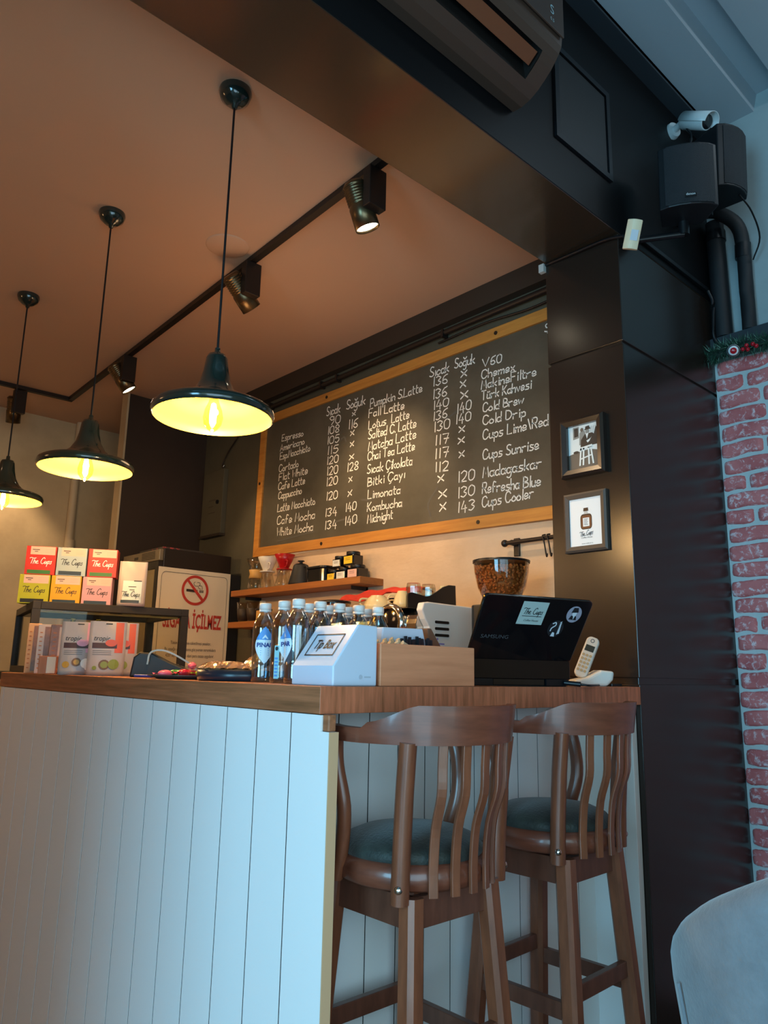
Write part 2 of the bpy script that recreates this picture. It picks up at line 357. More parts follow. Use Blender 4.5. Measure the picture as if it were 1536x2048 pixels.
# corrugated roof sheet, ribs along y, seen from below
prof = [(0.0, RZ-0.03), (0.075, RZ-0.03), (0.075, RZ)]
x = 0.075
while x < 2.1:
    prof += [(x+0.19, RZ), (x+0.21, RZ+0.085), (x+0.32, RZ+0.085), (x+0.34, RZ)]; x += 0.34
prof = [p for p in prof if p[0] < 2.35]
y0, y1 = -4.2, 2.352
m = M(); n = len(prof)
m.add([(a, y0, b) for a, b in prof]+[(a, y1, b) for a, b in prof], [(k, k+1, n+k+1, n+k) for k in range(n-1)], 0)
m.add([(a, y0, b+0.012) for a, b in prof]+[(a, y1, b+0.012) for a, b in prof], [(k, n+k, n+k+1, k+1) for k in range(n-1)], 0)
for k in range(2): m.i[k] = 1
struct('roof', m, [roof_sheet, roof_trim])
struct('roof_slab', M().box(0.0, 2.4, -4.2, 2.45, RZ+0.12, RZ+0.22), black_matte)

# brick wall: mortar bed and hand-moulded bricks with worn white paint
brick = mat('brick', 'a8484a', 0.75, bump=(38, 0.35, I))
nt = brick.node_tree; b = nt.nodes['Principled BSDF']; N = nt.nodes.new; L = nt.links.new
tc = N('ShaderNodeTexCoord'); n1 = N('ShaderNodeTexNoise'); n1.inputs['Scale'].default_value = 34; n1.inputs['Detail'].default_value = 7; n1.inputs['Roughness'].default_value = 0.7; n1.inputs['Distortion'].default_value = 0.6
n2 = N('ShaderNodeTexNoise'); n2.inputs['Scale'].default_value = 6; n2.inputs['Detail'].default_value = 3
r1 = N('ShaderNodeValToRGB'); r1.color_ramp.elements[0].position = 0.52; r1.color_ramp.elements[1].position = 0.63
r2 = N('ShaderNodeValToRGB'); r2.color_ramp.elements[0].color = lin('b65658'); r2.color_ramp.elements[1].color = lin('d87c7a'); r2.color_ramp.elements[0].position = .3; r2.color_ramp.elements[1].position = .7
mx = N('ShaderNodeMix'); mx.data_type = 'RGBA'; mx.inputs[7].default_value = lin('ecd6da')
mm = N('ShaderNodeMath'); mm.operation = 'MULTIPLY'; mm.inputs[1].default_value = 0.8
for q in (n1, n2): L(tc.outputs['Object'], q.inputs['Vector'])
L(n1.outputs['Fac'], r1.inputs['Fac']); L(n2.outputs['Fac'], r2.inputs['Fac']); L(r1.outputs['Color'], mm.inputs[0]); L(mm.outputs[0], mx.inputs[0]); L(r2.outputs['Color'], mx.inputs[6]); L(mx.outputs[2], b.inputs['Base Color'])
mortar = mat('mortar', 'b9c4c4', 0.85, bump=(50, 0.4, I))
m = M().box(0.0, 2.3, 2.316, 2.45, FL, 2.6, 0)
row = 0; z = 2.596
rb = random.Random(3)
while z > FL+.05:
    h = 0.0685+rb.uniform(-.004, .003); x = 0.008 if row % 2 == 0 else -0.0
    first = True
    while x < 2.4:
        w = rb.uniform(0.185, 0.225)
        if first: w = (0.235, 0.125, 0.185, 0.215, 0.245, 0.19, 0.23, 0.10)[row % 8]; first = False
        nx, nz = 11, 7; vs = []; cx, cz = x+w/2, z-h/2; ph = rb.uniform(0, 9); amp = rb.uniform(.002, .006)
        for j in range(nz+1):
            for k in range(nx+1):
                u, v = 2*k/nx-1, 2*j/nz-1; u = math.copysign(abs(u)**.62, u); v = math.copysign(abs(v)**.5, v)
                fu = u*(1-0.05*abs(v)**4); fv = v*(1-0.16*abs(u)**6)
                e = max(abs(u), abs(v)); edge = e > 0.99
                dy = 2.318 if edge else 2.300+0.012*max(0, e-.7)+rb.uniform(-.0012, .0012)
                vs.append((cx+fu*w/2+rb.uniform(-.0016, .0016), dy, cz+fv*h/2+amp*math.sin(u*3.1+ph)*(.6 if v > 0 else 1)+rb.uniform(-.0012, .0012)))
        m.add(vs, [(j*(nx+1)+k, j*(nx+1)+k+1, (j+1)*(nx+1)+k+1, (j+1)*(nx+1)+k) for j in range(nz) for k in range(nx)], 1, True)
        x += w+rb.uniform(.010, .017)
    z -= 0.0795; row += 1
struct('wall_brick', m, [mortar, brick])

# ================================================================ counter
ct = thing('bar_counter', 'long white grooved-board counter front facing the room, left of the stools', 'counter', (-1.15, 0.02, FL), 0, 'white counter runs')
ct3 = thing('counter_end_post', 'white upright end post between counter side and black pillar', 'post', (-0.1, 1.45, FL))
ct2 = thing('bar_counter', 'white grooved-board counter side behind the two bar stools', 'counter', (-0.3, 0.75, FL), 0, 'white counter runs')
xe = 0.040
gro = []; x = -0.107
while x > -2.32: gro.append(x); x -= 0.1445
edges = [xe]+gro+[-2.32]
m = M().box(-2.32, 0.004, 0.0012, 0.024, FL, 1.036, 1)
m.box(0.0041, xe, 0.0065, 0.024, FL, 1.0, 0).box(0.0, 0.008, 0.0, 0.0065, 1.0, 1.036, 0).box(-0.1047, 0.0, 0.0, 0.0065, 1.0, 1.036, 0)
for a, b in zip(edges[1:], edges[:-1]): m.box(a+0.0023, b-(0.0023 if b != xe else 0), 0.0, 0.0065, FL, 1.036 if b != xe else 1.0, 0)
# notch at the corner under the worktop
mesh('front_panel', m, [white_panel, groove_dark], ct)
mesh('edge_strip', M().box(xe, xe+0.003, -0.001, 0.025, FL, 1.0), tan_edge, ct)
mesh('corner_bracket', M().box(0.009, 0.032, 0.004, 0.026, 1.0005, 1.0375), oak_front, ct, bevel=0.003)
gs = [0.115+0.111*k for k in range(13)]
m = M().box(-0.215, -0.2012, 0.026, 1.464, FL, 1.036, 1); e2 = [0.026]+[g for g in gs if g < 1.45]+[1.463]
for a, b in zip(e2[:-1], e2[1:]): m.box(-0.206, -0.2, a+0.002, b-0.002, FL, 1.036, 0)
mesh('side_panel', m, [white_panel, groove_dark], ct2)
mesh('end_panel', M().box(-0.2, -0.07, 1.44, 1.4635, FL, 1.036), white_panel, ct3)
mesh('end_post', M().box(-0.068, -0.02, 1.43, 1.4625, FL, 1.036), post_white, ct3, bevel=0.002)
mesh('carcass', M().box(-2.318, -0.6, 0.0245, 0.05, FL, 1.036), black_matte, ct)
mesh('carcass', M().box(-0.55, -0.2155, 0.056, 1.46, 0.95, 1.036), black_matte, ct2)
# worktop, L-shaped
m = M(); o = [(-2.345, 0), (0.002, 0), (0.002, 1.4625), (-0.56, 1.4625), (-0.56, 0.68), (-2.345, 0.68)]
m.prism(o, lambda a, b: (a, b, 1.1), lambda a, b: (a, b, 1.0375))
wt = mesh('worktop', m, [oak_front, oak_side], bevel=0.0015)
for p in wt.data.polygons:
    if abs(p.normal.x) > 0.9: p.material_index = 1
tag(wt, 'thick brown wood-grain worktop on top of the white bar counter', 'worktop')

# back counter along the board wall
bc = thing('back_counter', 'dark low back counter under the wooden shelves and coffee machine', 'counter', (-1.85, 1.5, FL))
mesh('cabinet', M().box(-3.28, -0.375, 1.24, 1.845, FL, 0.86), dark_paint, bc); mesh('counter_top', M().box(-3.28, -0.37, 1.2, 1.848, 0.86, 0.9), oak_front, bc, bevel=0.003)

# ================================================================ bar stools
def bar_stool(name, label, loc, rz):
    t = thing(name, label, 'bar stool', loc, rz, 'bar stools at the counter side')
    Rr = 0.185; z0 = FL
    m = M().lathe([(0.02, 0.66), (Rr-.012, 0.66), (Rr, 0.668), (Rr+.004, 0.69), (Rr-.003, 0.714), (Rr-.02, 0.718), (0.02, 0.712)], seg=48)
    mesh('seat_ring', m, walnut_rail, t, local=True)
    m = M().lathe([(Rr-.016, 0.712), (Rr-.008, 0.728), (Rr-.022, 0.746), (Rr-.06, 0.762), (0.06, 0.772), (0.001, 0.773)], seg=48)
    mesh('seat_cushion', m, green_leather, t, local=True)
    # horseshoe rail with the taller crest over the back
    A = 122; pts = []; sc = []; OX = 0.022
    for k in range(49):
        a = -A+2*A*k/48; rr = 0.216; pts.append((OX+rr*math.cos(R(a)), rr*math.sin(R(a)), 0.0)); sc.append(a)
    def top(a):
        q = abs(a)
        if q < 46: return 1.064
        if q < 78: f = (q-46)/32; return 1.064-0.040*(f*f*(3-2*f))**0.75
        if q < 80: return 1.022
        return 1.010
    m = M(); n = len(pts); ring = []
    for p, a in zip(pts, sc):
        c = Vector(p); d = Vector((math.cos(R(a)), math.sin(R(a)), 0)); th = 0.013 if abs(a) < 79 else 0.017
        zt, zb = top(a), 0.978; lean = 0.014 if abs(a) < 79 else 0
        f = max(0, (zt-1.01)/0.054)
        ring.append([c+d*th+Vector((0, 0, zb)), c+d*(th+lean*.4)+Vector((0, 0, (zb+zt)/2)), c+d*(th*.8+lean*f)+Vector((0, 0, zt)), c-d*(th*.8-lean*f)+Vector((0, 0, zt)), c-d*(th-lean*.4)+Vector((0, 0, (zb+zt)/2)), c-d*th+Vector((0, 0, zb))])
    vs = [p for r in ring for p in r]
    m.add(vs, [(k*6+j, (k+1)*6+j, (k+1)*6+(j+1) % 6, k*6+(j+1) % 6) for k in range(n-1) for j in range(6)], 0, True)
    m.add(ring[0], [tuple(range(5, -1, -1))]); m.add(ring[-1], [tuple(range(6))])
    mesh('back_rail', m, walnut_rail, t, local=True, sharp=32)
    for a in (-52, 52):
        d = Vector((math.cos(R(a)), math.sin(R(a)), 0)); q = Vector((-d.y, d.x, 0))
        m = M().sweep([d*0.207+Vector((0, 0, .645)), d*0.207+Vector((.004, 0, .75)), d*0.21+Vector((.012, 0, .88)), d*0.216+Vector((OX, 0, .985))], circ(.025, 14, .021), 0, upv=q)
        po = mesh('back_post', m, walnut, t, local=True)
        mesh('screw_cap', M().ball(d*0.228+Vector((0, 0, .678)), (.010, .010, .010), seg=10), chrome, po, local=True)
    for a in (-31, -15.5, 0, 15.5, 31):
        d = Vector((math.cos(R(a)), math.sin(R(a)), 0)); q = Vector((-d.y, d.x, 0))
        P = smooth_path([d*.197+Vector((0, 0, .655)), d*.197+Vector((0, 0, .72)), d*.20+Vector((.006, 0, .80)), d*.212+Vector((.018, 0, .87)), d*.214+Vector((.020, 0, .93)), d*.216+Vector((OX, 0, .985))], 4)
        m = M().sweep(P, rectsec(.010, .022), 0, upv=q, smooth=False)
        sl = mesh('back_slat', m, walnut, t, local=True, bevel=0.002)
    for a in (-112, 112):
        d = Vector((math.cos(R(a)), math.sin(R(a)), 0)); q = Vector((-d.y, d.x, 0))
        P = smooth_path([d*.192+Vector((0, 0, .665)), d*.20+Vector((.03, 0, .74)), d*.215+Vector((.055, 0, .83)), d*.228+Vector((.045, 0, .92)), d*.216+Vector((OX, 0, .985))], 5)
        mesh('arm_support', M().sweep(P, circ(.017, 10, .02), 0, upv=q), walnut, t, local=True)
    s, zt = 0.125, 0.652
    m = M()
    for sx in (-1, 1): m.box(sx*s-.011, sx*s+.011, -s, s, .585, zt)
    for sy in (-1, 1): m.box(-s, s, sy*s-.011, sy*s+.011, .585, zt)
    m.lathe([(.05, zt-.01), (.05, .662)], seg=20); m.lathe([(.10, .652), (.10, .661)], seg=24)
    mesh('apron', m, walnut_dark, t, local=True, bevel=0.002)
    legs = {}
    for sx in (-1, 1):
        for sy in (-1, 1):
            p0 = Vector((sx*(s+.004), sy*(s+.004), zt)); p1 = Vector((sx*(s+.062), sy*(s+.062), 0.0)); p1.z = FL; legs[sx, sy] = (p0, p1)
            m = M().sweep([p0, p1], [(-.024, -.014), (-.014, -.024), (.014, -.024), (.024, -.014), (.024, .014), (.014, .024), (-.014, .024), (-.024, .014)], 0, upv=(1, 0, 0), smooth=False)
            mesh('leg', m, walnut, t, local=True)
    at = lambda k, z: legs[k][0].lerp(legs[k][1], (zt-z)/(zt-FL))
    for a, b, z in (((-1, -1), (1, -1), .29), ((-1, 1), (1, 1), .29), ((1, -1), (1, 1), .33), ((-1, -1), (-1, 1), .33)):
        mesh('stretcher', M().sweep([at(a, z), at(b, z)], rectsec(.02, .042), 0, smooth=False), walnut_dark, t, local=True, bevel=0.002)
    return t
st = bar_stool('bar_stool', 'walnut bar stool nearest the white counter corner, green seat', (0.02, 0.287, 0), 0)
dup(st, (0.022, 0.862, 0), R(2), 'walnut bar stool nearer the black pillar, in front of the laptop end')

# ================================================================ grey armchair in the corner of the frame
ch = thing('armchair', 'grey velvet tub armchair in front of the red brick wall', 'armchair', (0.96, 0.55, FL), R(-76))
def shell(r_out, th, z0, ztop, a0, a1, n=48):
    m = M(); rows = []
    for k in range(n+1):
        a = a0+(a1-a0)*k/n; f = abs(a)/90; zt = ztop(f); d = Vector((math.cos(R(a)), math.sin(R(a)), 0)); col = []
        for (dr, zz) in ((0.0, 0.0), (0.03, .3), (0.06, .6), (0.078, .85)): col.append(d*(r_out-.08+dr)+Vector((0, 0, z0+(zt-z0)*zz)))
        for q in range(9):
            an = PI*q/8; col.append(d*(r_out-th/2+th/2*math.cos(an))+Vector((0, 0, zt-.045+.045*math.sin(an))))
        for (dr, zz) in ((0.07, .8), (0.05, .5), (0.0, 0.0)): col.append(d*(r_out-.08+dr-th)+Vector((0, 0, z0+(zt-z0)*zz)))
        rows.append(col)
    c = len(rows[0]); m.add([p for r in rows for p in r], [(k*c+j, (k+1)*c+j, (k+1)*c+(j+1) % c, k*c+(j+1) % c) for k in range(n) for j in range(c)], 0, True)
    for r, rev in ((rows[0], 0), (rows[-1], 1)): m.add(r, [tuple(range(c))[::-1] if rev else tuple(range(c))])
    return m
mesh('backrest', shell(.37, .09, .36, lambda f: 1.12-.27*f**1.35 if f < 1 else max(.66, .85-.9*(f-1)), -128, 128), velvet, ch, local=True)
pp = []
for sg in (-1,):
    a = sg*62; d = Vector((math.cos(R(a)), math.sin(R(a)), 0))
    mesh('seam', M().tube([d*(.372-.08+q)+Vector((0, 0, z)) for q, z in ((0.0, .37), (.03, .53), (.06, .71), (.079, .84))], .0035, 6), velvet, ch, local=True)
mesh('seat', M().lathe([(.02, .36), (.26, .36), (.275, .40), (.27, .50), (.23, .535), (.01, .545)], seg=40), velvet, ch, local=True)
for sx in (-1, 1):
    for sy in (-1, 1): mesh('leg', M().cyl((sx*.15, sy*.15, .37), (sx*.21, sy*.21, 0), .018, .011), black_matte, ch, local=True)

# ================================================================ menu board
mb = thing('menu_board', 'large chalk menu board in an orange wood frame on the back wall', 'menu board', (-1.75, 1.84, 1.88))
TL, TR, BR, BL = Vector((-3.12, 0, 2.955)), Vector((-0.45, 0, 2.93)), Vector((-0.45, 0, 1.85)), Vector((-3.14, 0, 1.915))
fwd = 0.065
def inset(a, b, c, d, w):  # corners in order, inset by w
    out = []
    P = [a, b, c, d]
    for k in range(4):
        p, q, r = P[k-1], P[k], P[(k+1) % 4]; e = (p-q).normalized(); g = (r-q).normalized(); out.append(q+e*w+g*w)
    return out
ins = inset(TL, TR, BR, BL, fwd); outc = [TL, TR, BR, BL]; yF, yB = 1.818, 1.8535
m = M()
for k in range(4):
    a, b, c, d = outc[k], outc[(k+1) % 4], ins[(k+1) % 4], ins[k]
    F = [Vector((p.x, yF, p.z)) for p in (a, b, c, d)]; B = [Vector((p.x, yB, p.z)) for p in (a, b, c, d)]
    m.add(F+B, [(0, 1, 2, 3), (7, 6, 5, 4), (0, 4, 5, 1), (1, 5, 6, 2), (2, 6, 7, 3), (3, 7, 4, 0)])
mesh('frame', m, pine, mb, bevel=0.002)
mesh('chalk_panel', M().poly([(p.x, 1.832, p.z) for p in ins]).add([(p.x, yB-.003, p.z) for p in ins], [(3, 2, 1, 0)]), chalkboard, mb)
for sx, sz in ((-2.35, 2.916), (-0.92, 2.90), (-2.35, 1.928), (-1.05, 1.897), (-3.10, 2.45)): mesh('screw', M().cyl((sx, yF, sz), (sx, yF-.003, sz), .011, seg=10), dark_metal, mb)
TEXT = [('Espresso',-2.865,2.723,-2.615,2.708,0.054),('Americano',-2.878,2.652,-2.598,2.647,0.054),('Esp.Macchiato',-2.878,2.589,-2.531,2.584,0.057),('Cortado',-2.882,2.499,-2.655,2.496,0.059),('Flat White',-2.877,2.434,-2.547,2.428,0.059),('Cafe Latte',-2.879,2.368,-2.572,2.363,0.058),('Cappuccino',-2.873,2.300,-2.605,2.300,0.058),('Latte Macchiato',-2.875,2.211,-2.453,2.202,0.060),('Cafe Mocha',-2.875,2.120,-2.447,2.108,0.066),('White Mocha',-2.868,2.038,-2.463,2.030,0.065),('Sıcak',-2.361,2.789,-2.222,2.783,0.068),('90',-2.325,2.719,-2.218,2.710,0.064),('108',-2.343,2.657,-2.225,2.649,0.059),('105',-2.343,2.589,-2.222,2.581,0.058),('115',-2.339,2.518,-2.229,2.511,0.060),('120',-2.340,2.450,-2.225,2.447,0.058),('120',-2.336,2.377,-2.226,2.373,0.063),('120',-2.336,2.306,-2.226,2.303,0.061),('120',-2.332,2.210,-2.221,2.206,0.061),('134',-2.337,2.103,-2.222,2.100,0.058),('134',-2.338,2.020,-2.221,2.016,0.060),('Soğuk',-2.156,2.784,-1.976,2.775,0.069),('x',-2.096,2.727,-2.065,2.725,0.048),('116',-2.130,2.647,-2.042,2.640,0.065),('x',-2.108,2.596,-2.073,2.597,0.064),('x',-2.107,2.523,-2.074,2.524,0.064),('x',-2.111,2.439,-2.070,2.440,0.063),('128',-2.131,2.365,-2.025,2.361,0.061),('x',-2.110,2.293,-2.080,2.296,0.063),('x',-2.116,2.202,-2.078,2.206,0.070),('140',-2.134,2.106,-2.034,2.108,0.059),('140',-2.138,2.020,-2.027,2.023,0.061),('Pumpkin S.Latte',-1.924,2.740,-1.476,2.724,0.060),('Fall Latte',-1.935,2.677,-1.623,2.656,0.061),('Lotus  Latte',-1.934,2.600,-1.580,2.588,0.060),('Salted C. Latte',-1.935,2.536,-1.522,2.520,0.062),('Matcha Latte',-1.933,2.462,-1.521,2.454,0.064),('Chai Tea Latte',-1.936,2.399,-1.531,2.385,0.061),('Sıcak Çikolata',-1.937,2.317,-1.550,2.300,0.063),('Bitki Çayı',-1.930,2.235,-1.609,2.234,0.060),('Limonata',-1.927,2.158,-1.645,2.146,0.059),('Kombucha',-1.928,2.080,-1.630,2.067,0.060),('Midnight',-1.926,2.007,-1.705,2.007,0.061),('Sıcak',-1.413,2.794,-1.267,2.788,0.066),('136',-1.389,2.733,-1.278,2.722,0.060),('136',-1.389,2.655,-1.282,2.648,0.062),('140',-1.385,2.589,-1.270,2.586,0.057),('136',-1.385,2.524,-1.279,2.522,0.059),('130',-1.379,2.458,-1.262,2.455,0.064),('117',-1.371,2.379,-1.269,2.371,0.063),('117',-1.371,2.300,-1.269,2.294,0.063),('112',-1.370,2.223,-1.271,2.216,0.061),('x',-1.347,2.160,-1.303,2.163,0.079),('x',-1.339,2.069,-1.283,2.071,0.089),('x',-1.331,1.995,-1.287,2.000,0.089),('Soğuk',-1.223,2.793,-1.079,2.781,0.063),('x',-1.176,2.727,-1.136,2.724,0.076),('x',-1.182,2.668,-1.143,2.666,0.077),('x',-1.179,2.603,-1.128,2.599,0.085),('140',-1.208,2.522,-1.106,2.527,0.062),('140',-1.216,2.467,-1.109,2.464,0.057),('x',-1.191,2.413,-1.151,2.410,0.072),('x',-1.197,2.350,-1.154,2.349,0.072),('x',-1.191,2.271,-1.155,2.271,0.071),('120',-1.201,2.135,-1.086,2.131,0.066),('130',-1.202,2.049,-1.087,2.049,0.064),('143',-1.202,1.969,-1.087,1.971,0.063),('V60',-1.024,2.740,-0.896,2.733,0.052),('Chemex',-1.031,2.676,-0.811,2.661,0.055),('MakineFiltre',-1.032,2.618,-0.680,2.596,0.056),('Türk Kahvesi',-1.032,2.557,-0.711,2.537,0.056),('Cold Brew',-1.023,2.488,-0.758,2.470,0.055),('Cold Drip',-1.024,2.417,-0.751,2.400,0.057),('Cups Lime\\Red',-1.025,2.335,-0.617,2.322,0.061),('Cups Sunrise',-1.026,2.227,-0.676,2.214,0.061),('Madagaskar',-1.027,2.131,-0.664,2.117,0.064),('Refresha Blue',-1.031,2.047,-0.670,2.028,0.063),('Cups Cooler',-1.034,1.974,-0.714,1.976,0.063),('Ş',-0.621,2.809,-0.590,2.807,0.047),]
m = M(); mp = lambda u, v: (u, 1.8305, v)
for t, x0, z0, x1, z1, h in TEXT:
    write(m, t, (x0, z0), (x1, z1), h*.88, 0.0062+0.03*max(0, h-.05), mp, 0, slant=0.06, jit=0.0012)
mesh('chalk_lettering', m, chalk, mb)
mp2 = lambda u, v: (u, 1.8312, v)
for pts in ([(-1.35, 2.13), (-1.42, 2.05), (-1.4, 1.98)], [(-2.3, 2.05), (-2.1, 2.06), (-2.0, 2.03)], [(-1.36, 2.55), (-1.28, 2.52), (-1.2, 2.54)], [(-2.86, 2.0), (-2.6, 2.015), (-2.44, 2.02)], [(-1.98, 2.16), (-1.9, 2.15), (-1.84, 2.17)], [(-2.25, 2.58), (-2.17, 2.6), (-2.15, 2.57)]):
    m = M(); ribbon(m, [(q[0], q[1]) for q in smooth_path([(*p, 0) for p in pts], 6)], .012, mp2); mesh('chalk_smudge', m, chalk_smear, mb)
m = M().tube(smooth_path([(-3.97, 1.83, 3.02), (-3.2, 1.828, 3.015), (-2.4, 1.828, 3.02), (-1.4, 1.828, 3.03), (-0.37, 1.828, 3.03)], 4), .017, 10)
cdt = solo('conduit', m, dark_metal, 'long dark conduit running along the wall above the chalk board', 'conduit', loc=(-2.1, 1.84, 3.0))
for x in (-3.02, -2.25, -2.42, -1.3): mesh('clip', M().box(x-.008, x+.008, 1.808, 1.853, 3.0, 3.046), dark_metal, cdt)
m = M().tube(smooth_path([(-1.35, 1.835, 2.985), (-1.0, 1.832, 2.99), (-.7, 1.835, 2.97), (-.37, 1.832, 2.985)], 5), .006, 6)
solo('cable', m, black_plastic, 'thin black cable between conduit and chalk board frame', 'cable', loc=(-.8, 1.84, 2.98))

# ================================================================ pendant lamps
def pendant(name, label, x, y, zr):
    t = thing(name, label, 'pendant lamp', (x, y, CZ), 0, 'pendant lamps over the counter')
    h = zr-CZ
    mesh('canopy', M().lathe([(.058, 0), (.060, -.012), (.052, -.035), (.03, -.055), (.012, -.062), (.009, -.075), (.001, -.076)], seg=28), lamp_green, t, local=True)
    mesh('cord', M().cyl((0, 0, -.07), (0, 0, h+.235), .0042, seg=8), black_plastic, t, local=True)
    sh = mesh('lamp_shade', M().lathe([(.009, h+.243), (.011, h+.222), (.03, h+.218), (.036, h+.205), (.042, h+.16), (.052, h+.12), (.072, h+.085), (.10, h+.060), (.14, h+.044), (.185, h+.034), (.197, h+.026), (.201, h+.012), (.198, h+.0), (.193, h-.004)], seg=56), lamp_green, t, local=True)
    mesh('shade_lining', M().lathe([(.193, h-.004), (.190, h+.004), (.186, h+.024), (.14, h+.036), (.10, h+.052), (.068, h+.078), (.046, h+.115), (.034, h+.16), (.001, h+.17)], seg=56), lamp_inner, sh, local=True)
    mesh('socket', M().lathe([(.02, h+.168), (.021, h+.075), (.016, h+.068), (.001, h+.068)], seg=20), bronze, t, local=True)
    b = mesh('bulb', M().lathe([(.013, h+.068), (.018, h+.05), (.028, h+.025), (.033, h-.002), (.029, h-.025), (.016, h-.043), (.004, h-.052), (.001, h-.056)], seg=24), bulb_glass, t, local=True)
    mesh('filament', M().lathe([(.001, h+.05), (.008, h+.045), (.012, h+.015), (.011, h-.02), (.004, h-.034), (.001, h-.036)], seg=14), bulb_hot, b, local=True)
    lamp(name+'_light', 'POINT', (x, y, zr-.075), 20, WARM, shadow_soft_size=.03)
    lamp(name+'_light', 'POINT', (x+.05, y, zr+.02), 1.2, WARM, shadow_soft_size=.02)
    return t
pendant('pendant_lamp', 'dark green trumpet pendant lamp hanging nearest, before the chalk board edge', -0.720, 0.077, 1.949)
pendant('pendant_lamp', 'dark green trumpet pendant lamp in the middle of the three', -1.779, 0.073, 1.967)
pendant('pendant_lamp', 'farthest dark green pendant lamp, cut by the left edge of the photo', -2.897, 0.066, 2.003)

# ================================================================ ceiling track and spotlights
tk = thing('light_track', 'dark angled lighting track fixed across the pale ceiling', 'lighting track', (-2.4, 0.8, CZ))
tA, tB, tC = Vector((-0.36, 0.70, CZ-.014)), Vector((-4.42, 0.879, CZ-.014)), Vector((-4.49, -0.6, CZ-.014))
mesh('rail', M().sweep([tA, tB], rectsec(.035, .028), 0, smooth=False), dark_metal, tk); mesh('rail', M().sweep([tB+Vector((0, .017, 0)), tC], rectsec(.035, .028), 0, smooth=False), dark_metal, tk)
def spot(label, p, aim, on, dx=0.0):
    p = Vector(p); t = thing('track_spotlight', label, 'spotlight', p, 0, 'track spotlights')
    mesh('adapter', M().box(-.022+dx, .022+dx, -.045, .045, -.19, -.014), dark_metal, t, local=True, bevel=.003)
    d = (Vector(aim)-p).normalized(); T = d.to_track_quat('Z', 'Y').to_matrix().to_4x4(); c = Vector((-0.075+dx, -.01, -.145))
    r = .052
    prof = [(.001, -.10), (r-.012, -.10), (r, -.085)]
    for k in range(7): prof += [(r, -.08+.012*k), (r-.004, -.077+.012*k), (r-.004, -.071+.012*k)]
    prof += [(r, .01), (r, .10), (r-.004, .10), (r-.006, .092)]
    hd = mesh('head', M().lathe(prof, c, 32, 0, T), bronze, t, local=True)
    mesh('lens', M().lathe([(r-.006, .090), (.001, .093)], c, 28, 0, T), lens_hot if on else black_gloss, hd, local=True)
    mesh('pivot', M().cyl(c+Vector((.03, 0, 0)), (dx-.02, -.01, -.145), .012), dark_metal, t, local=True)
    q = p+c+d*.115
    lamp('spotlight_light', 'SPOT', q, on, (1.0, 0.68, 0.38), aim=q+d, spot_size=R(62), spot_blend=.7, shadow_soft_size=.04)
    return t
spot('bronze track spotlight nearest the dark beam, lamp face lit', (-0.66, 0.712, CZ-.02), (-0.55, 1.25, 1.8), 50)
spot('bronze track spotlight second from the beam, turned away to the board', (-1.647, 0.756, CZ-.02), (-1.75, 1.85, 2.2), 70)
spot('bronze track spotlight above the dark partition, lamp face lit', (-3.234, 0.826, CZ-.02), (-2.9, 1.65, 1.9), 40)
spot('bronze track spotlight on the short track branch at the left edge', (-4.457, 0.52, CZ-.02), (-5.0, 0.75, 1.9), 50)
m = M().lathe([(.001, -.006), (.10, -.006), (.106, -.003), (.108, 0)], (-1.64, .605, CZ), 40)
solo('ceiling_cover', m, ceiling_paint, 'flat round blank cover plate on the ceiling beside the track', 'ceiling cover', loc=(-1.64, .605, CZ-.006))
# ================================================================ bulkhead, air conditioner, corner gear
ac = thing('air_conditioner', 'brown wall-mounted air conditioner under the roof on the dark bulkhead', 'air conditioner', (0.0, 0.3, 3.06))
pf = [(0.003, 3.083), (0.04, 3.080), (0.076, 3.088), (0.11, 3.105), (0.14, 3.128), (0.165, 3.150), (0.182, 3.17), (0.198, 3.192), (0.209, 3.214), (0.215, 3.277), (0.219, 3.395), (0.21, 3.42), (0.003, 3.42)]
ac_brown = mat('ac_brown', '4c382e', 0.4); ac_dark = mat('ac_dark', '1b1512', 0.5); ac_copper = mat('ac_copper', '7a452c', 0.35)
ya, yb, va, vb = -0.42, 0.772, -0.34, 0.70
m = M(); n = len(pf)
def strip(m, p, q, y0, y1, mi): m.add([(p[0], y0, p[1]), (p[0], y1, p[1]), (q[0], y1, q[1]), (q[0], y0, q[1])], [(0, 1, 2, 3)], mi, False)
for k in range(n-1):
    if k in (3, 4, 5):
        strip(m, pf[k], pf[k+1], ya, va, 0); strip(m, pf[k], pf[k+1], vb, yb, 0)
    else: strip(m, pf[k], pf[k+1], ya, yb, 0)
for y, r in ((ya, 1), (yb, 0)): m.add([(a, y, b) for a, b in pf], [tuple(range(n))[::-1] if r else tuple(range(n))])
mesh('body', m, ac_brown, ac)
c0, c1 = pf[3], pf[6]; m = M()
deep = [(0.10, 3.20), (0.16, 3.24)]
strip(m, c0, deep[0], va, vb, 0); strip(m, deep[0], deep[1], va, vb, 0); strip(m, deep[1], c1, va, vb, 0)
for y in (va, vb): m.add([(c0[0], y, c0[1]), (deep[0][0], y, deep[0][1]), (deep[1][0], y, deep[1][1]), (c1[0], y, c1[1])], [(0, 1, 2, 3)])
mesh('air_outlet', m, ac_dark, ac)
mesh('louver', M().box(0.125, 0.172, va+.01, vb-.01, 3.152, 3.157, 0, Matrix.Translation((.148, 0, 3.155)) @ Matrix.Rotation(R(-38), 4, 'Y') @ Matrix.Translation((-.148, 0, -3.155))), ac_copper, ac)
mesh('front_panel', M().box(0.2165, 0.2235, ya, yb-.004, 3.235, 3.41), ac_brown, ac, bevel=.002)
m = M(); type_text(m, 'S', .05, (0.2245, 0.70, 3.30), (0, 1, 0), (0, 0, 1)); type_text(m, '0.5', .018, (0.2245, 0.70, 3.262), (0, 1, 0), (0, 0, 1))
mesh('display_mark', m, mat('ac_mark', 'a8c8d0', .5), ac)
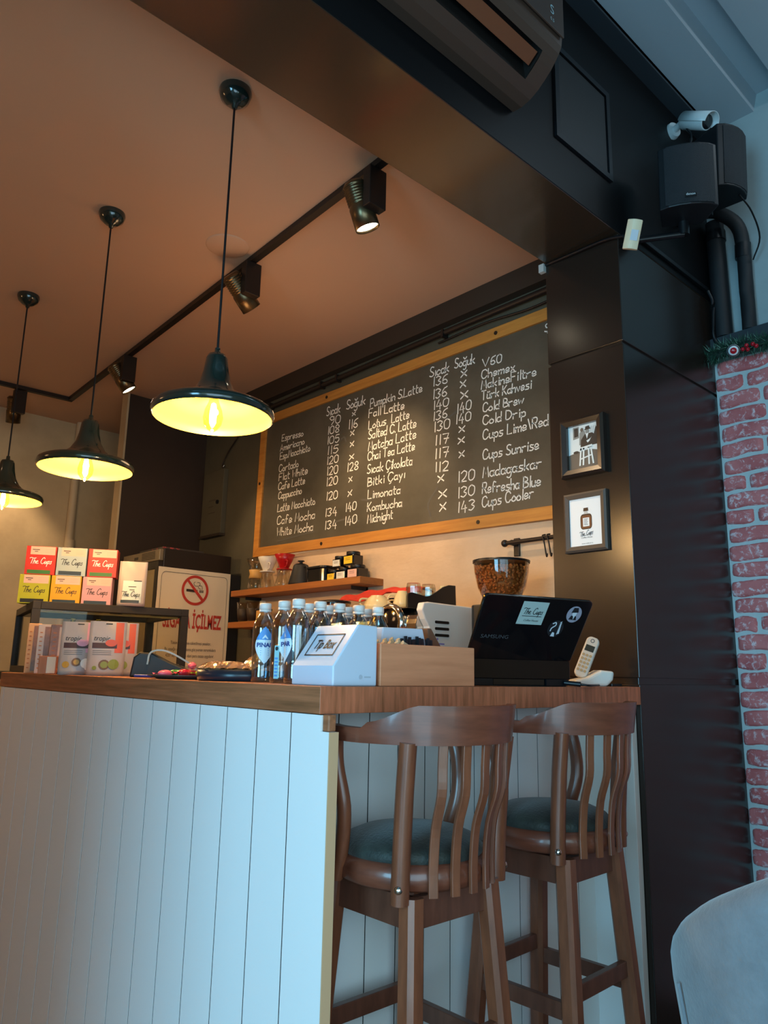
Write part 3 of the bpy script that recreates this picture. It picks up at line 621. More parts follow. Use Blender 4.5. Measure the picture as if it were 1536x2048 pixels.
ap = thing('access_panel', 'square dark access panel set in the black bulkhead side', 'access panel', (0.0, 1.24, 3.1))
mesh('panel_door', M().box(0.0005, 0.006, 1.06, 1.40, 3.16, 3.52), mat('panel_grey', '1b1f22', .55), ap, bevel=.002)
m = M()
for a in ((1.03, 1.055, 3.13, 3.55), (1.405, 1.43, 3.13, 3.55), (1.055, 1.405, 3.13, 3.155), (1.055, 1.405, 3.525, 3.55)): m.box(0.0005, 0.012, *a)
mesh('panel_frame', m, black_plastic, ap)

cam_white = mat('camera_white', 'c3ccce', .35)
cc = thing('security_camera', 'white bullet security camera on the black bulkhead above the loudspeakers', 'security camera', (0.002, 2.02, 3.70))
d = Vector((.81, -.15, -.57)).normalized(); T = d.to_track_quat('Z', 'Y').to_matrix().to_4x4(); c = Vector((0.150, 1.969, 3.642))
mesh('mount', M().cyl((0.001, 2.02, 3.70), (0.022, 2.012, 3.70), .040, .036, 20).cyl((0.02, 2.015, 3.70), (0.075, 1.985, 3.69), .016).ball((.078, 1.982, 3.69), .022), cam_white, cc)
bd = mesh('housing', M().lathe([(.001, -.085), (.03, -.085), (.037, -.075), (.037, .055), (.034, .058), (.001, .05)], c, 24, 0, T), cam_white, cc)
m = M(); T2 = T @ Matrix.Rotation(R(0), 4, 'Z')
upz = T.inverted().to_3x3() @ Vector((0, 0, 1)); a = math.degrees(math.atan2(upz.y, upz.x))
m.lathe([(.042, -.08), (.042, .085), (.045, .085), (.045, -.08), (.042, -.08)], c, 24, 0, T, True, R(a-105), R(a+105))
mesh('sunshield', m, cam_white, cc)
mesh('lens', M().lathe([(.031, .0585), (.028, .0595), (.001, .0595)], c, 24, 0, T), black_gloss, bd)
mesh('lead', M().tube(smooth_path([(.09, 1.98, 3.675), (.1, 1.97, 3.63), (.12, 1.96, 3.58), (.11, 1.95, 3.50)], 5), .006, 6), black_plastic, cc)

def speaker(label, c, nrm, w, h, dep, logo):
    c = Vector(c); nv = Vector(nrm).normalized(); U = Vector((0, 0, 1)).cross(nv).normalized(); V = nv.cross(U)
    t = thing('wall_speaker', label, 'loudspeaker', c-Vector((0, 0, h/2+.05)), 0, 'black wall loudspeakers')
    mp = lambda a, b: c+U*a+nv*b
    o = [(-w/2, 0), (-w*.36, .022), (-w*.18, .034), (0, .038), (w*.18, .034), (w*.36, .022), (w/2, 0), (w*.36, -dep), (-w*.36, -dep)]
    mesh('cabinet', M().prism(o, lambda a, b: mp(a, b)-V*h/2, lambda a, b: mp(a, b)+V*h/2), mat('speaker_black', '121317', .5), t, bevel=.004)
    g = [(-w*.41, .019), (-w*.36, .024), (-w*.18, .036), (0, .040), (w*.18, .036), (w*.36, .024), (w*.44, .013)]
    m = M(); k = len(g); m.add([mp(a, b)-V*h*.47 for a, b in g]+[mp(a, b)+V*h*.47 for a, b in g], [(j, j+1, k+j+1, k+j) for j in range(k-1)], 0, True)
    mesh('grille', m, mat('grille', '1a1d22', .65, bump=(400, .5, I)), t)
    if logo:
        m = M().quad(mp(-.022, .0425)-V*h*.40, U*.044, V*.017, 0); type_text(m, 'denon', .014, mp(0, .0432)-V*h*.40+V*.0125, U, V, 1)
        mesh('badge', m, [black_plastic, paper_white], t)
    mesh('bracket', M().cyl(c-nv*dep*.8-V*h*.5+V*.004, c-nv*dep*.8-V*(h*.5+.055), .022).cyl(c-nv*dep*.8-V*(h*.5+.05), Vector((.004, c.y-.01, c.z-h*.5-.05)), .014), black_plastic, t)
    return t
speaker('black wall loudspeaker facing the room, with a small silver badge', (0.245, 1.60, 3.115), (.585, -.81, -.10), .225, .26, .15, True)
speaker('black wall loudspeaker turned sideways behind the badged one', (0.262, 2.03, 3.405), (.93, -.2, -.05), .20, .30, .16, False)

ms = thing('motion_sensor', 'small cream motion sensor at the top corner of the pillar', 'motion sensor', (0.058, 1.452, 2.80))
c = Vector((0.072, 1.452, 2.872)); nv = Vector((.45, -.85, -.28)).normalized(); U = Vector((0, 0, 1)).cross(nv).normalized(); V = nv.cross(U); q = R(-14); U, V = U*math.cos(q)+V*math.sin(q), V*math.cos(q)-U*math.sin(q)
ivory = mat('ivory', 'f2dcb8', .45)
arc = [(-.029, -.012)]+[(-.029+.058*k/8, .012*math.sin(PI*k/8)+.004) for k in range(9)]+[(.029, -.012)]
mesh('sensor_body', M().prism(arc, lambda a, b: c+U*a+nv*b-V*.058, lambda a, b: c+U*a*1.0+nv*b+V*.058), ivory, ms, bevel=.003)
m = M(); g = [(-.006+.028*k/5, .0165-.004*(k/5)) for k in range(6)]
m.add([c+U*a+nv*(b+.0012)-V*.026 for a, b in g]+[c+U*a+nv*(b+.0012)+V*.016 for a, b in g], [(j, j+1, 7+j, 6+j) for j in range(5)], 0, True)
mesh('sensor_window', m, mat('sensor_window', 'cfd2d8', .35), ms)
mesh('sensor_bracket', M().cyl(c-nv*.01, (0.0, 1.50, 2.87), .009), black_plastic, ms)
solo('cable', M().tube(smooth_path([(-.354, 1.462, 2.915), (-.2, 1.452, 2.905), (-.05, 1.45, 2.90), (.03, 1.455, 2.885)], 5), .007, 6), black_plastic, 'black cable running along the pillar top to the motion sensor', 'cable', loc=(-.15, 1.455, 2.905))
solo('cable_clip', M().box(-.378, -.352, 1.445, 1.4645, 2.88, 2.918), mat('clip_white', 'b8b4ae', .5), 'small pale cable clip at the inner top edge of the pillar', 'clip')
solo('cable_duct', M().box(0.001, 0.016, 1.60, 2.48 if 0 else 2.28, 2.955, 2.975), black_plastic, 'black cable duct fixed level on the pillar side below the loudspeakers', 'cable duct', bevel=.002)
m = M().tube(smooth_path([(.02, 2.255, 2.95), (.035, 2.265, 2.88), (.028, 2.262, 2.75), (.03, 2.268, 2.70), (.045, 2.268, 2.668)], 6), .008, 8)
solo('cable', m, black_plastic, 'black cable looping down from the duct end to the garland', 'cable')
pl = thing('black_pipe', 'thick straight black pipe standing in the corner above the garland', 'pipe', (0.072, 2.315, 2.715))
mesh('pipe_run', M().tube([(.055, 2.315, 2.716), (.05, 2.315, 3.32)], .042, 14), black_matte, pl)
mesh('collar', M().cyl((.052, 2.315, 3.22), (.052, 2.315, 3.27), .046, seg=16), black_plastic, pl)
pl = thing('black_pipe', 'bent black insulated pipe against the pale upper wall', 'pipe', (0.17, 2.30, 2.715))
mesh('pipe_run', M().tube(smooth_path([(.175, 2.31, 2.716), (.176, 2.31, 2.95), (.178, 2.305, 3.15), (.165, 2.28, 3.25), (.10, 2.258, 3.33), (.055, 2.262, 3.36)], 5), .032, 12), black_matte, pl)
mesh('tape_wrap', M().cyl((.174, 2.309, 3.08), (.178, 2.306, 3.15), .036, seg=14), black_plastic, pl)
solo('cable', M().tube(smooth_path([(.27, 2.06, 3.25), (.285, 2.15, 3.2), (.275, 2.25, 3.12), (.22, 2.30, 3.05)], 5), .004, 6), black_plastic, 'thin black cable drooping from the sideways loudspeaker', 'cable')

# garland on the brick top
ga = thing('garland', 'green Christmas garland with berries along the top of the brick wall', 'garland', (0.5, 2.27, 2.60))
rg = random.Random(5); m = M()
for k in range(7000):
    x = rg.uniform(0.0, 1.3); a = rg.uniform(0, 2*PI); b = Vector((x, 2.245+rg.uniform(-.02, .02), 2.612+.012*math.sin(x*14))); d = Vector((rg.uniform(-.5, .5), math.cos(a), math.sin(a))).normalized()
    p = b+d*rg.uniform(.0, .036); q = p+d*rg.uniform(.025, .045)+Vector((0, 0, -.004)); s = d.cross(Vector((rg.uniform(-1, 1), rg.uniform(-1, 1), rg.uniform(-1, 1)))).normalized()*.0016
    if q.y > 2.282: continue
    m.add([p-s, p+s, q], [(0, 1, 2)], 0 if rg.random() < .82 else 1)
nd = mesh('needles', m, [mat('needle_green', '1f4a38', .6), mat('needle_pale', '7aa08c', .6)], ga); nd['kind'] = 'stuff'
mesh('core', M().tube([(0.01, 2.248, 2.612), (1.3, 2.248, 2.612)], .022, 8), mat('core_green', '12281f', .8), ga)
ey = thing('bauble', 'round white, black and red ringed bauble on the green garland', 'bauble', (0.155, 2.165, 2.585))
nv = Vector((1.416-.155, -1.114-2.165, 1.137-2.6)).normalized(); T = nv.to_track_quat('Z', 'Y').to_matrix().to_4x4(); c = Vector((.150, 2.165, 2.575))
prf = [(.027*math.sin(PI*k/20), .027*math.cos(PI*k/20)) for k in range(21)]; prf[0] = (.0005, .027); prf[-1] = (.0005, -.027)
b_ = mesh('ball', M().lathe(prf, c, 24, 0, T), paper_white, ey)
mesh('ring', M().lathe([(.027*math.sin(R(a))+.0006, .027*math.cos(R(a))+.0006) for a in (52, 60, 68)], c, 24, 0, T), ink, b_)
mesh('pupil', M().lathe([(max(.0005, .027*math.sin(R(a))+.0004), .027*math.cos(R(a))+.0009) for a in (0, 10, 20, 30)], c, 24, 0, T), mat('berry_red', 'b01020', .2), b_)
for k, (a, b) in enumerate(((.188, 2.572), (.205, 2.585), (.209, 2.565), (.232, 2.583), (.246, 2.57))):
    mesh('berry', M().ball((a, 2.172, b), .0095, seg=12), MATS['berry_red'], ga)

# framed pictures on the pillar face
def picture(label, x0, x1, z0, z1, w, dep, matf):
    y0 = 1.4645-dep; t = thing('picture_frame', label, 'picture frame', ((x0+x1)/2, 1.4645, z0), 0, 'framed pictures on the pillar')
    m = M()
    sec = [(0, 0), (w, 0)]
    o = [(x0, z0), (x1, z0), (x1, z1), (x0, z1)]; i = [(x0+w, z0+w), (x1-w, z0+w), (x1-w, z1-w), (x0+w, z1-w)]; g = .35*w; mid = [(x0+g, z0+g), (x1-g, z0+g), (x1-g, z1-g), (x0+g, z1-g)]
    for k in range(4):
        j = (k+1) % 4
        for A, ya_, B, yb_ in ((o, 1.4645, o, y0+dep*.25), (o, y0+dep*.25, mid, y0), (mid, y0, i, y0+dep*.22), (i, y0+dep*.22, i, 1.452)):
            m.add([(A[k][0], ya_, A[k][1]), (A[j][0], ya_, A[j][1]), (B[j][0], yb_, B[j][1]), (B[k][0], yb_, B[k][1])], [(0, 1, 2, 3)])
    mesh('frame', m, matf, t)
    return t, lambda u, v: Vector((x0+w+(x1-x0-2*w)*u, 1.4535, z0+w+(z1-z0-2*w)*v))
t, mp = picture('upper dark moulded picture frame with an old black and white photo', -.288, -.088, 1.918, 2.162, .030, .034, mat('frame_brown', '2a211d', .25, coat=.4))
g0, g1, g2, g3 = mat('photo_white', 'dfe4e2', .5), mat('photo_grey', '8b8a84', .5), mat('photo_dark', '3c342e', .5), mat('photo_mid', '6a5f54', .5)
m = M().quad(mp(0, 0), mp(1, 0)-mp(0, 0), mp(0, 1)-mp(0, 0), 0)
def flat(m, pts, mi, lift, mp): m.poly([mp(a, b)-Vector((0, lift, 0)) for a, b in pts], mi)
def disc(m, cx, cy, rx_, ry_, mi, lift, mp, n=20): flat(m, [(cx+rx_*math.cos(2*PI*k/n), cy+ry_*math.sin(2*PI*k/n)) for k in range(n)], mi, lift, mp)
flat(m, [(0, 0), (1, 0), (1, .36), (.7, .42), (.3, .40), (0, .36)], 3, .0003, mp)                       # ground
flat(m, [(.16, .70), (.36, .72), (.36, .98), (.16, .98)], 1, .0003, mp); flat(m, [(.20, .75), (.33, .76), (.33, .95), (.20, .95)], 2, .0005, mp)   # window behind
for k in range(7): flat(m, [(.62+.055*k, .74), (.635+.055*k, .74), (.635+.055*k, .93), (.62+.055*k, .93)], 1, .0004, mp)
flat(m, [(.36, .55), (.60, .55), (.56, .84), (.46, .90), (.38, .82)], 1, .0006, mp); disc(m, .46, .89, .055, .045, 3, .0008, mp)                # second man
flat(m, [(.40, .50), (.95, .50), (.98, .64), (.80, .78), (.56, .78), (.42, .66)], 2, .0009, mp); disc(m, .64, .83, .065, .055, 1, .0011, mp)      # seated figure
flat(m, [(.52, .865), (.77, .875), (.72, .90), (.70, .955), (.58, .945), (.57, .895)], 2, .0013, mp); flat(m, [(.58, .78), (.68, .79), (.62, .66)], 0, .0013, mp)
flat(m, [(.60, .62), (.74, .66), (.78, .70), (.70, .60), (.64, .57)], 0, .0015, mp); flat(m, [(.86, .55), (1, .50), (1, .95), (.90, .88), (.84, .70)], 2, .0012, mp)
flat(m, [(.38, .42), (.78, .46), (.78, .52), (.40, .49)], 0, .0017, mp)                                  # white stool
for a, b in ((.41, .36), (.50, .47), (.66, .66), (.73, .80)): flat(m, [(a-.022, .47), (a+.03, .47), (b+.03, .08), (b-.02, .08)], 0, .0017, mp)
flat(m, [(.38, .24), (.78, .30), (.78, .27), (.38, .21)], 0, .0018, mp); disc(m, .25, .40, .09, .03, 2, .0015, mp)
mesh('photo_print', m, [g0, g1, g2, g3], t)
t, mp = picture('lower flat grey-brown picture frame with a bottle drawing', -.288, -.096, 1.612, 1.852, .024, .020, mat('frame_grey', '4a4038', .5))
m = M().quad(mp(0, 0), mp(1, 0)-mp(0, 0), mp(0, 1)-mp(0, 0), 0); lb = lambda pts: [(a, b) for a, b in pts]
bt = rrect(.34, .70, .34, .66, .08); flat(m, bt, 1, .0004, mp); flat(m, rrect(.365, .675, .36, .63, .07), 2, .0006, mp); flat(m, [(.42, .40), (.62, .40), (.62, .58), (.42, .58)], 0, .0008, mp)
flat(m, [(.45, .66), (.59, .66), (.57, .72), (.47, .72)], 3, .0005, mp); flat(m, [(.44, .72), (.60, .72), (.59, .79), (.45, .79)], 1, .0006, mp)
for k in range(5): flat(m, [(.45, .55-.03*k), (.58-.02*(k % 2), .55-.03*k), (.58-.02*(k % 2), .56-.03*k), (.45, .56-.03*k)], 4, .001, mp)
o = mp(.52, .245)-Vector((0, .0008, 0)); the_cups(m, o, (1, 0, .12), (0, 0, 1), .062, 4); flat(m, [(.36, .205), (.72, .215), (.72, .222), (.36, .212)], 4, .0008, mp)
type_text(m, 'Coffee House', .009, mp(.52, .17)-Vector((0, .0008, 0)), (1, 0, 0), (0, 0, 1), 4, shear=.3); type_text(m, 'Artisan Coffee & Co.', .006, mp(.54, .045)-Vector((0, .0008, 0)), (1, 0, 0), (0, 0, 1), 4)
mesh('print', m, [paper_white, mat('bottle_dark', '3b2417', .5), mat('bottle_brown', '6a3d20', .5), mat('neck_grey', 'b9bcbc', .5), ink], t)

# wall rail with hooks beside the pillar
hr = thing('utensil_rail', 'dark metal rail with hanging hooks on the cream wall', 'utensil rail', (-.7, 1.84, 1.70))
mesh('bar', M().cyl((-.86, 1.80, 1.763), (-.40, 1.80, 1.763), .0105), dark_metal, hr); mesh('end_knob', M().ball((-.866, 1.80, 1.763), .018), dark_metal, hr)
mesh('bracket', M().box(-.842, -.808, 1.838, 1.8495, 1.70, 1.79).cyl((-.825, 1.84, 1.763), (-.825, 1.80, 1.763), .014), dark_metal, hr, bevel=.003)
for x in (-.625, -.60):
    mesh('hook', M().tube(smooth_path([(x, 1.80, 1.778), (x-.008, 1.786, 1.772), (x, 1.787, 1.74), (x+.006, 1.79, 1.69), (x+.014, 1.785, 1.672), (x+.02, 1.78, 1.685)], 4), .004, 6), dark_metal, hr)
TZ = 1.1002   # worktop surface
def frame(c, face):
    """local axes for a small upright thing: U to the right, nrm towards the viewer side given by the angle"""
    nv = Vector((math.cos(R(face)), math.sin(R(face)), 0)); U = Vector((0, 0, 1)).cross(nv); return Vector(c), U, nv
# ================================================================ wall shelves and what stands on them
sh = thing('wall_shelf', 'upper orange-brown wall shelf under the chalk board', 'shelf', (-2.47, 1.76, 1.622))
mesh('board', M().box(-3.155, -1.792, 1.668, 1.849, 1.622, 1.662), shelf_wood, sh, bevel=.002)
mesh('bracket', M().box(-1.93, -1.925, 1.72, 1.849, 1.60, 1.6215).box(-1.93, -1.925, 1.835, 1.849, 1.53, 1.6215), black_matte, sh)
mesh('bracket', M().box(-3.05, -3.045, 1.72, 1.849, 1.60, 1.6215), black_matte, sh)
sh = thing('wall_shelf', 'lower orange-brown wall shelf, mostly hidden behind the water bottles', 'shelf', (-2.6, 1.76, 1.407))
mesh('board', M().box(-3.17, -2.0, 1.668, 1.849, 1.407, 1.447), shelf_wood, sh, bevel=.002)
solo('shelf_upright', M().box(-3.02, -2.99, 1.82, 1.849, 0.905, 1.406), paper, 'pale upright batten on the wall below the lower shelf', 'batten')
solo('shelf_upright', M().box(-3.02, -2.99, 1.82, 1.849, 1.448, 1.599), paper, 'pale upright batten on the wall between the two shelves', 'batten')
SZ = 1.6625
cx = thing('coffee_carafe', 'hourglass glass coffee carafe with a wooden collar on the shelf', 'carafe', (-2.985, 1.755, SZ))
z = SZ
mesh('carafe_body', M().lathe([(.001, z+.003), (.05, z+.002), (.055, z+.02), (.052, z+.05), (.036, z+.10), (.034, z+.115), (.040, z+.14), (.068, z+.215), (.066, z+.215), (.038, z+.14)], (-2.985, 1.755, 0), 32), clear_glass, cx)
mesh('wood_collar', M().lathe([(.040, z+.083), (.050, z+.084), (.043, z+.112), (.050, z+.140), (.044, z+.141)], (-2.985, 1.755, 0), 28), mat('collar_wood', 'd2a45c', .5), cx)
def dripper(label, x, col, y=1.752):
    t = thing('coffee_dripper', label, 'coffee dripper', (x, y, SZ), 0, 'pour-over drippers on glass servers'); c = (x, y, 0)
    mesh('cone', M().lathe([(.022, z+.120), (.03, z+.128), (.052, z+.175), (.068, z+.215), (.065, z+.216), (.048, z+.175), (.026, z+.13)], c, 32), col, t)
    mesh('base_plate', M().lathe([(.001, z+.116), (.05, z+.113), (.053, z+.117), (.05, z+.121), (.02, z+.122)], c, 32), col, t)
    mesh('glass_server', M().lathe([(.001, z+.003), (.054, z+.002), (.058, z+.008), (.055, z+.03), (.040, z+.085), (.036, z+.10), (.040, z+.112)], c, 32), clear_glass, t)
    mesh('handle', M().tube(smooth_path([(x+.05, y-.03, z+.17), (x+.085, y-.04, z+.165), (x+.08, y-.04, z+.13), (x+.045, y-.03, z+.125)], 4), .005, 6), col, t)
dripper('white coffee dripper on a glass server, between carafe and red dripper', -2.845, mat('dripper_white', 'e8e2d8', .35))
dripper('red coffee dripper on a glass server on the shelf', -2.65, mat('dripper_red', 'b4161c', .3))
kt = thing('kettle', 'matte black tapered kettle beside the red dripper', 'kettle', (-2.478, 1.76, SZ)); c = (-2.478, 1.76, 0)
mesh('kettle_body', M().lathe([(.001, z+.001), (.075, z+.001), (.077, z+.012), (.062, z+.07), (.049, z+.125), (.044, z+.132)], c, 32), black_matte, kt)
mesh('lid', M().lathe([(.046, z+.131), (.03, z+.139), (.012, z+.141), (.010, z+.150), (.024, z+.156), (.02, z+.161), (.001, z+.163)], c, 28), black_plastic, kt)
mesh('handle', M().tube(smooth_path([(-2.425, 1.75, z+.118), (-2.385, 1.74, z+.11), (-2.378, 1.74, z+.05), (-2.40, 1.75, z+.02)], 5), .007, 8), black_matte, kt)
m = M().prism(rrect(-2.352, -2.165, 1.70, 1.82, .035), lambda a, b: (a, b, z+.001), lambda a, b: (a, b, z+.085)); cn = solo('canister', m, black_gloss, 'wide glossy black canister between kettle and stacked jars', 'canister', bevel=.006)
mesh('lid', M().prism(rrect(-2.356, -2.161, 1.696, 1.824, .037), lambda a, b: (a, b, z+.0855), lambda a, b: (a, b, z+.10)), black_plastic, cn, bevel=.004)
def jar(label, x, zz, w, h, col, y=1.745):
    t = thing('square_jar', label, 'jar', (x, y, zz), 0, 'square black jars on the shelf')
    mesh('jar_body', M().prism(rrect(x-w/2, x+w/2, y-w*.42, y+w*.42, .008), lambda a, b: (a, b, zz+.0005), lambda a, b: (a, b, zz+h*.72)), black_gloss, t, bevel=.003)
    mesh('lid', M().lathe([(.001, zz+h), (w*.42, zz+h), (w*.44, zz+h*.97), (w*.44, zz+h*.76), (w*.40, zz+h*.72)], (x, y, 0), 24), black_plastic, t)
    m = M().quad((x-w*.40, y-w*.42-.0012, zz+h*.08), (w*.80, 0, 0), (0, 0, h*.56), 0)
    for k in range(2): m.quad((x-w*.25, y-w*.42-.0018, zz+h*(.36+.12*k)), (w*.45, 0, 0), (0, 0, .002), 1)
    mesh('label', m, [col, ink], t)
jy, jw, jp = mat('label_yellow', 'e6c02c', .6), mat('label_white', 'd8d8d0', .6), mat('label_pink', 'dcb0a4', .6)
jar('low square black jar with yellow label, left end of the jar stack', -2.112, SZ, .078, .066, jy)
jar('square black jar with white label in the bottom row', -2.018, SZ, .086, .072, jw)
jar('square black jar with pink label in the bottom row, right end', -1.902, SZ, .10, .08, jp)
jar('square black jar with white label, left one of the top row', -2.062, SZ+.077, .08, .068, jw)
jar('square black jar with yellow label, right one of the top row', -1.945, SZ+.0815, .094, .08, jy)
z = 1.4475
for k, (x, lab) in enumerate(((-3.085, 'left clear cup in a brown sleeve on the lower shelf'), (-2.965, 'right clear cup in a brown sleeve on the lower shelf'))):
    t = thing('glass_cup', lab, 'cup', (x, 1.73, z), 0, 'cups on the lower shelf')
    mesh('cup_glass', M().lathe([(.001, z+.002), (.028, z+.001), (.046, z+.135), (.044, z+.135), (.027, z+.006)], (x, 1.73, 0), 24), clear_glass, t)
    mesh('sleeve', M().lathe([(.0305, z+.012), (.0325, z+.012), (.0425, z+.09), (.0405, z+.09)], (x, 1.73, 0), 24), dark_paint, t)
t = thing('wooden_pot', 'small wooden pot with a black lid at the bottle end of the lower shelf', 'pot', (-2.83, 1.73, z))
mesh('pot_body', M().lathe([(.001, z+.001), (.048, z+.001), (.05, z+.01), (.05, z+.068)], (-2.83, 1.73, 0), 28), MATS['collar_wood'], t); mesh('lid', M().lathe([(.056, z+.069), (.057, z+.08), (.03, z+.092), (.001, z+.094)], (-2.83, 1.73, 0), 28), black_plastic, t)

# ================================================================ coffee machine on the back counter
BZ = 0.9005
em = thing('espresso_machine', 'white and chrome espresso machine with a black cup rail', 'espresso machine', (-1.15, 1.43, BZ))
o = [(1.25, BZ+.0), (1.63, BZ+.0), (1.63, 1.43), (1.245, 1.435), (1.215, 1.43), (1.205, 1.40), (1.225, 1.36), (1.248, 1.33), (1.255, 1.25)]
sd = mesh('side_panel', M().prism(o, lambda a, b: (-.848, a, b), lambda a, b: (-.885, a, b)), white_enamel, em, bevel=.006, seg=3)
m = M()
for k in range(3): m.prism(rrect(1.285, 1.375, 1.345-.028*k, 1.357-.028*k, .005), lambda a, b: (-.8475, a, b), lambda a, b: (-.8465, a, b))
mesh('vent_slot', m, ac_dark, sd)
m = M().quad((-.8468, 1.285, 1.255), (0, .06, 0), (0, 0, .006)); m.prism([(1.30+.006*math.cos(k), 1.278+.005*math.sin(k)) for k in (0, 1, 2, 3, 4, 5)], lambda a, b: (-.847, a, b), lambda a, b: (-.8465, a, b))
mesh('panel_mark', m, mat('mark_violet', '8c84c8', .5), sd)
o = [(1.29, 1.24)]+[(1.275+.07*math.cos(R(a)), 1.335+.075*math.sin(R(a))) for a in range(250, 90, -15)]+[(1.60, 1.41), (1.62, 1.39), (1.62, 1.24)]
mesh('chrome_body', M().prism(o, lambda a, b: (-.8855, a, b), lambda a, b: (-1.47, a, b)), chrome, em, bevel=.004)
mesh('lower_body', M().box(-1.46, -.89, 1.36, 1.62, BZ, 1.2395), black_plastic, em); mesh('drip_tray', M().box(-1.44, -.9, 1.22, 1.355, BZ, .98), steel, em, bevel=.004)
c = Vector((-1.04, 1.20, 1.345)); Tn = Matrix.Rotation(R(90), 4, 'X')
kn = mesh('gauge_ring', M().lathe([(.05, -.02), (.088, -.02), (.09, .0), (.082, .014), (.066, .018), (.06, .008)], c, 40, 0, Tn), chrome, em)
mesh('gauge_face', M().lathe([(.062, .006), (.04, .012), (.001, .014)], c, 32, 0, Tn), black_gloss, kn)
mesh('handle', M().cyl((-1.22, 1.205, 1.30), (-1.20, 1.10, 1.285), .016, .02), black_plastic, em)
for x in (-1.30, -1.0): mesh('brew_head', M().cyl((x, 1.22, 1.12), (x, 1.22, 1.255), .03, .035, 20), chrome, em)
o = [(1.20, 1.412), (1.20, 1.462), (1.205, 1.474), (1.225, 1.479), (1.27, 1.474), (1.31, 1.468), (1.345, 1.474), (1.39, 1.497), (1.43, 1.520), (1.465, 1.532), (1.51, 1.533), (1.515, 1.412)]
mesh('cup_rail', M().prism(o, lambda a, b: (-.93, a, b), lambda a, b: (-.938, a, b)).box(-1.46, -.9385, 1.5, 1.508, 1.411, 1.50), black_plastic, em)
mesh('cup_tray', M().box(-1.46, -.94, 1.21, 1.498, 1.4105, 1.416), chrome, em)
CZ2 = 1.4165
def cup(label, x, y, zz, r, h, ear=True):
    t = thing('coffee_cup', label, 'cup', (x, y, zz), 0, 'cream cups upside down on the coffee machine')
    mesh('cup_body', M().lathe([(r-.004, zz+.001), (r, zz), (r*.98, zz+h*.35), (r*.80, zz+h*.75), (r*.5, zz+h*.96), (r*.5, zz+h), (.001, zz+h)], (x, y, 0), 32), cream_ceramic, t)
    if ear: mesh('handle', M().tube(smooth_path([(x-.02, y-r*.93, zz+h*.25), (x-.026, y-r-.02, zz+h*.35), (x-.026, y-r-.016, zz+h*.7), (x-.02, y-r*.7, zz+h*.76)], 4), .005, 6), cream_ceramic, t)
cup('big cream cup upside down, leftmost in front of the coffee machine rail', -1.225, 1.292, CZ2, .068, .070)
cup('cream cup upside down under the edge of the red cloth', -1.18, 1.42, CZ2, .052, .072)
cup('cream cup upside down behind the black cup rail', -1.085, 1.315, CZ2, .042, .085)
cup('cream cup upside down, far right behind the tumblers', -.970, 1.466, CZ2+.0, .027, .114, False)
def tumbler(label, x, y):
    t = solo('tumbler', M().lathe([(.001, CZ2+.115), (.030, CZ2+.115), (.036, CZ2+.08), (.038, CZ2+.03), (.036, CZ2+.001), (.033, CZ2+.002), (.034, CZ2+.10)], (x, y, 0), 10, smooth=False), clear_glass, label, 'glass', 'faceted tumblers on the coffee machine', loc=(x, y, CZ2))
tumbler('left faceted tumbler upside down on the coffee machine', -1.0, 1.305)
tumbler('right faceted tumbler upside down on the coffee machine', -.985, 1.386)
# red cloth laid over the cups
m = M(); NX, NY = 40, 12; vs = []
for j in range(NY+1):
    for k in range(NX+1):
        u, v = k/NX, j/NY; x = -1.63+.58*u; ridge = 1.508+.026*math.sin(u*2.4+.1)+.004*math.sin(u*23)
        drop = .026+.030*math.exp(-((u-.30)/.09)**2)+.008*math.sin(u*14+1); drop *= min(1, .35+u*6)*min(1, .4+(1-u)*6)
        if v < .5: f = v/.5; y = 1.402-.012*(1-f)+.006*math.sin(u*26+f*2)*(1-f); zz = ridge-drop*(1-f)
        else: f = (v-.5)/.5; y = 1.402+.085*f; zz = ridge+.006*math.sin(f*3.1)-.004*f+.003*math.sin(u*19+f*5)
        vs.append((x, y, zz))
n = len(vs); q = [(j*(NX+1)+k, j*(NX+1)+k+1, (j+1)*(NX+1)+k+1, (j+1)*(NX+1)+k) for j in range(NY) for k in range(NX)]
m.add(vs, q, 0, True); cl = solo('cloth', m, red_cloth, 'red cloth draped over the cups on the coffee machine', 'cloth')
sm = cl.modifiers.new('thick', 'SOLIDIFY'); sm.thickness = .006

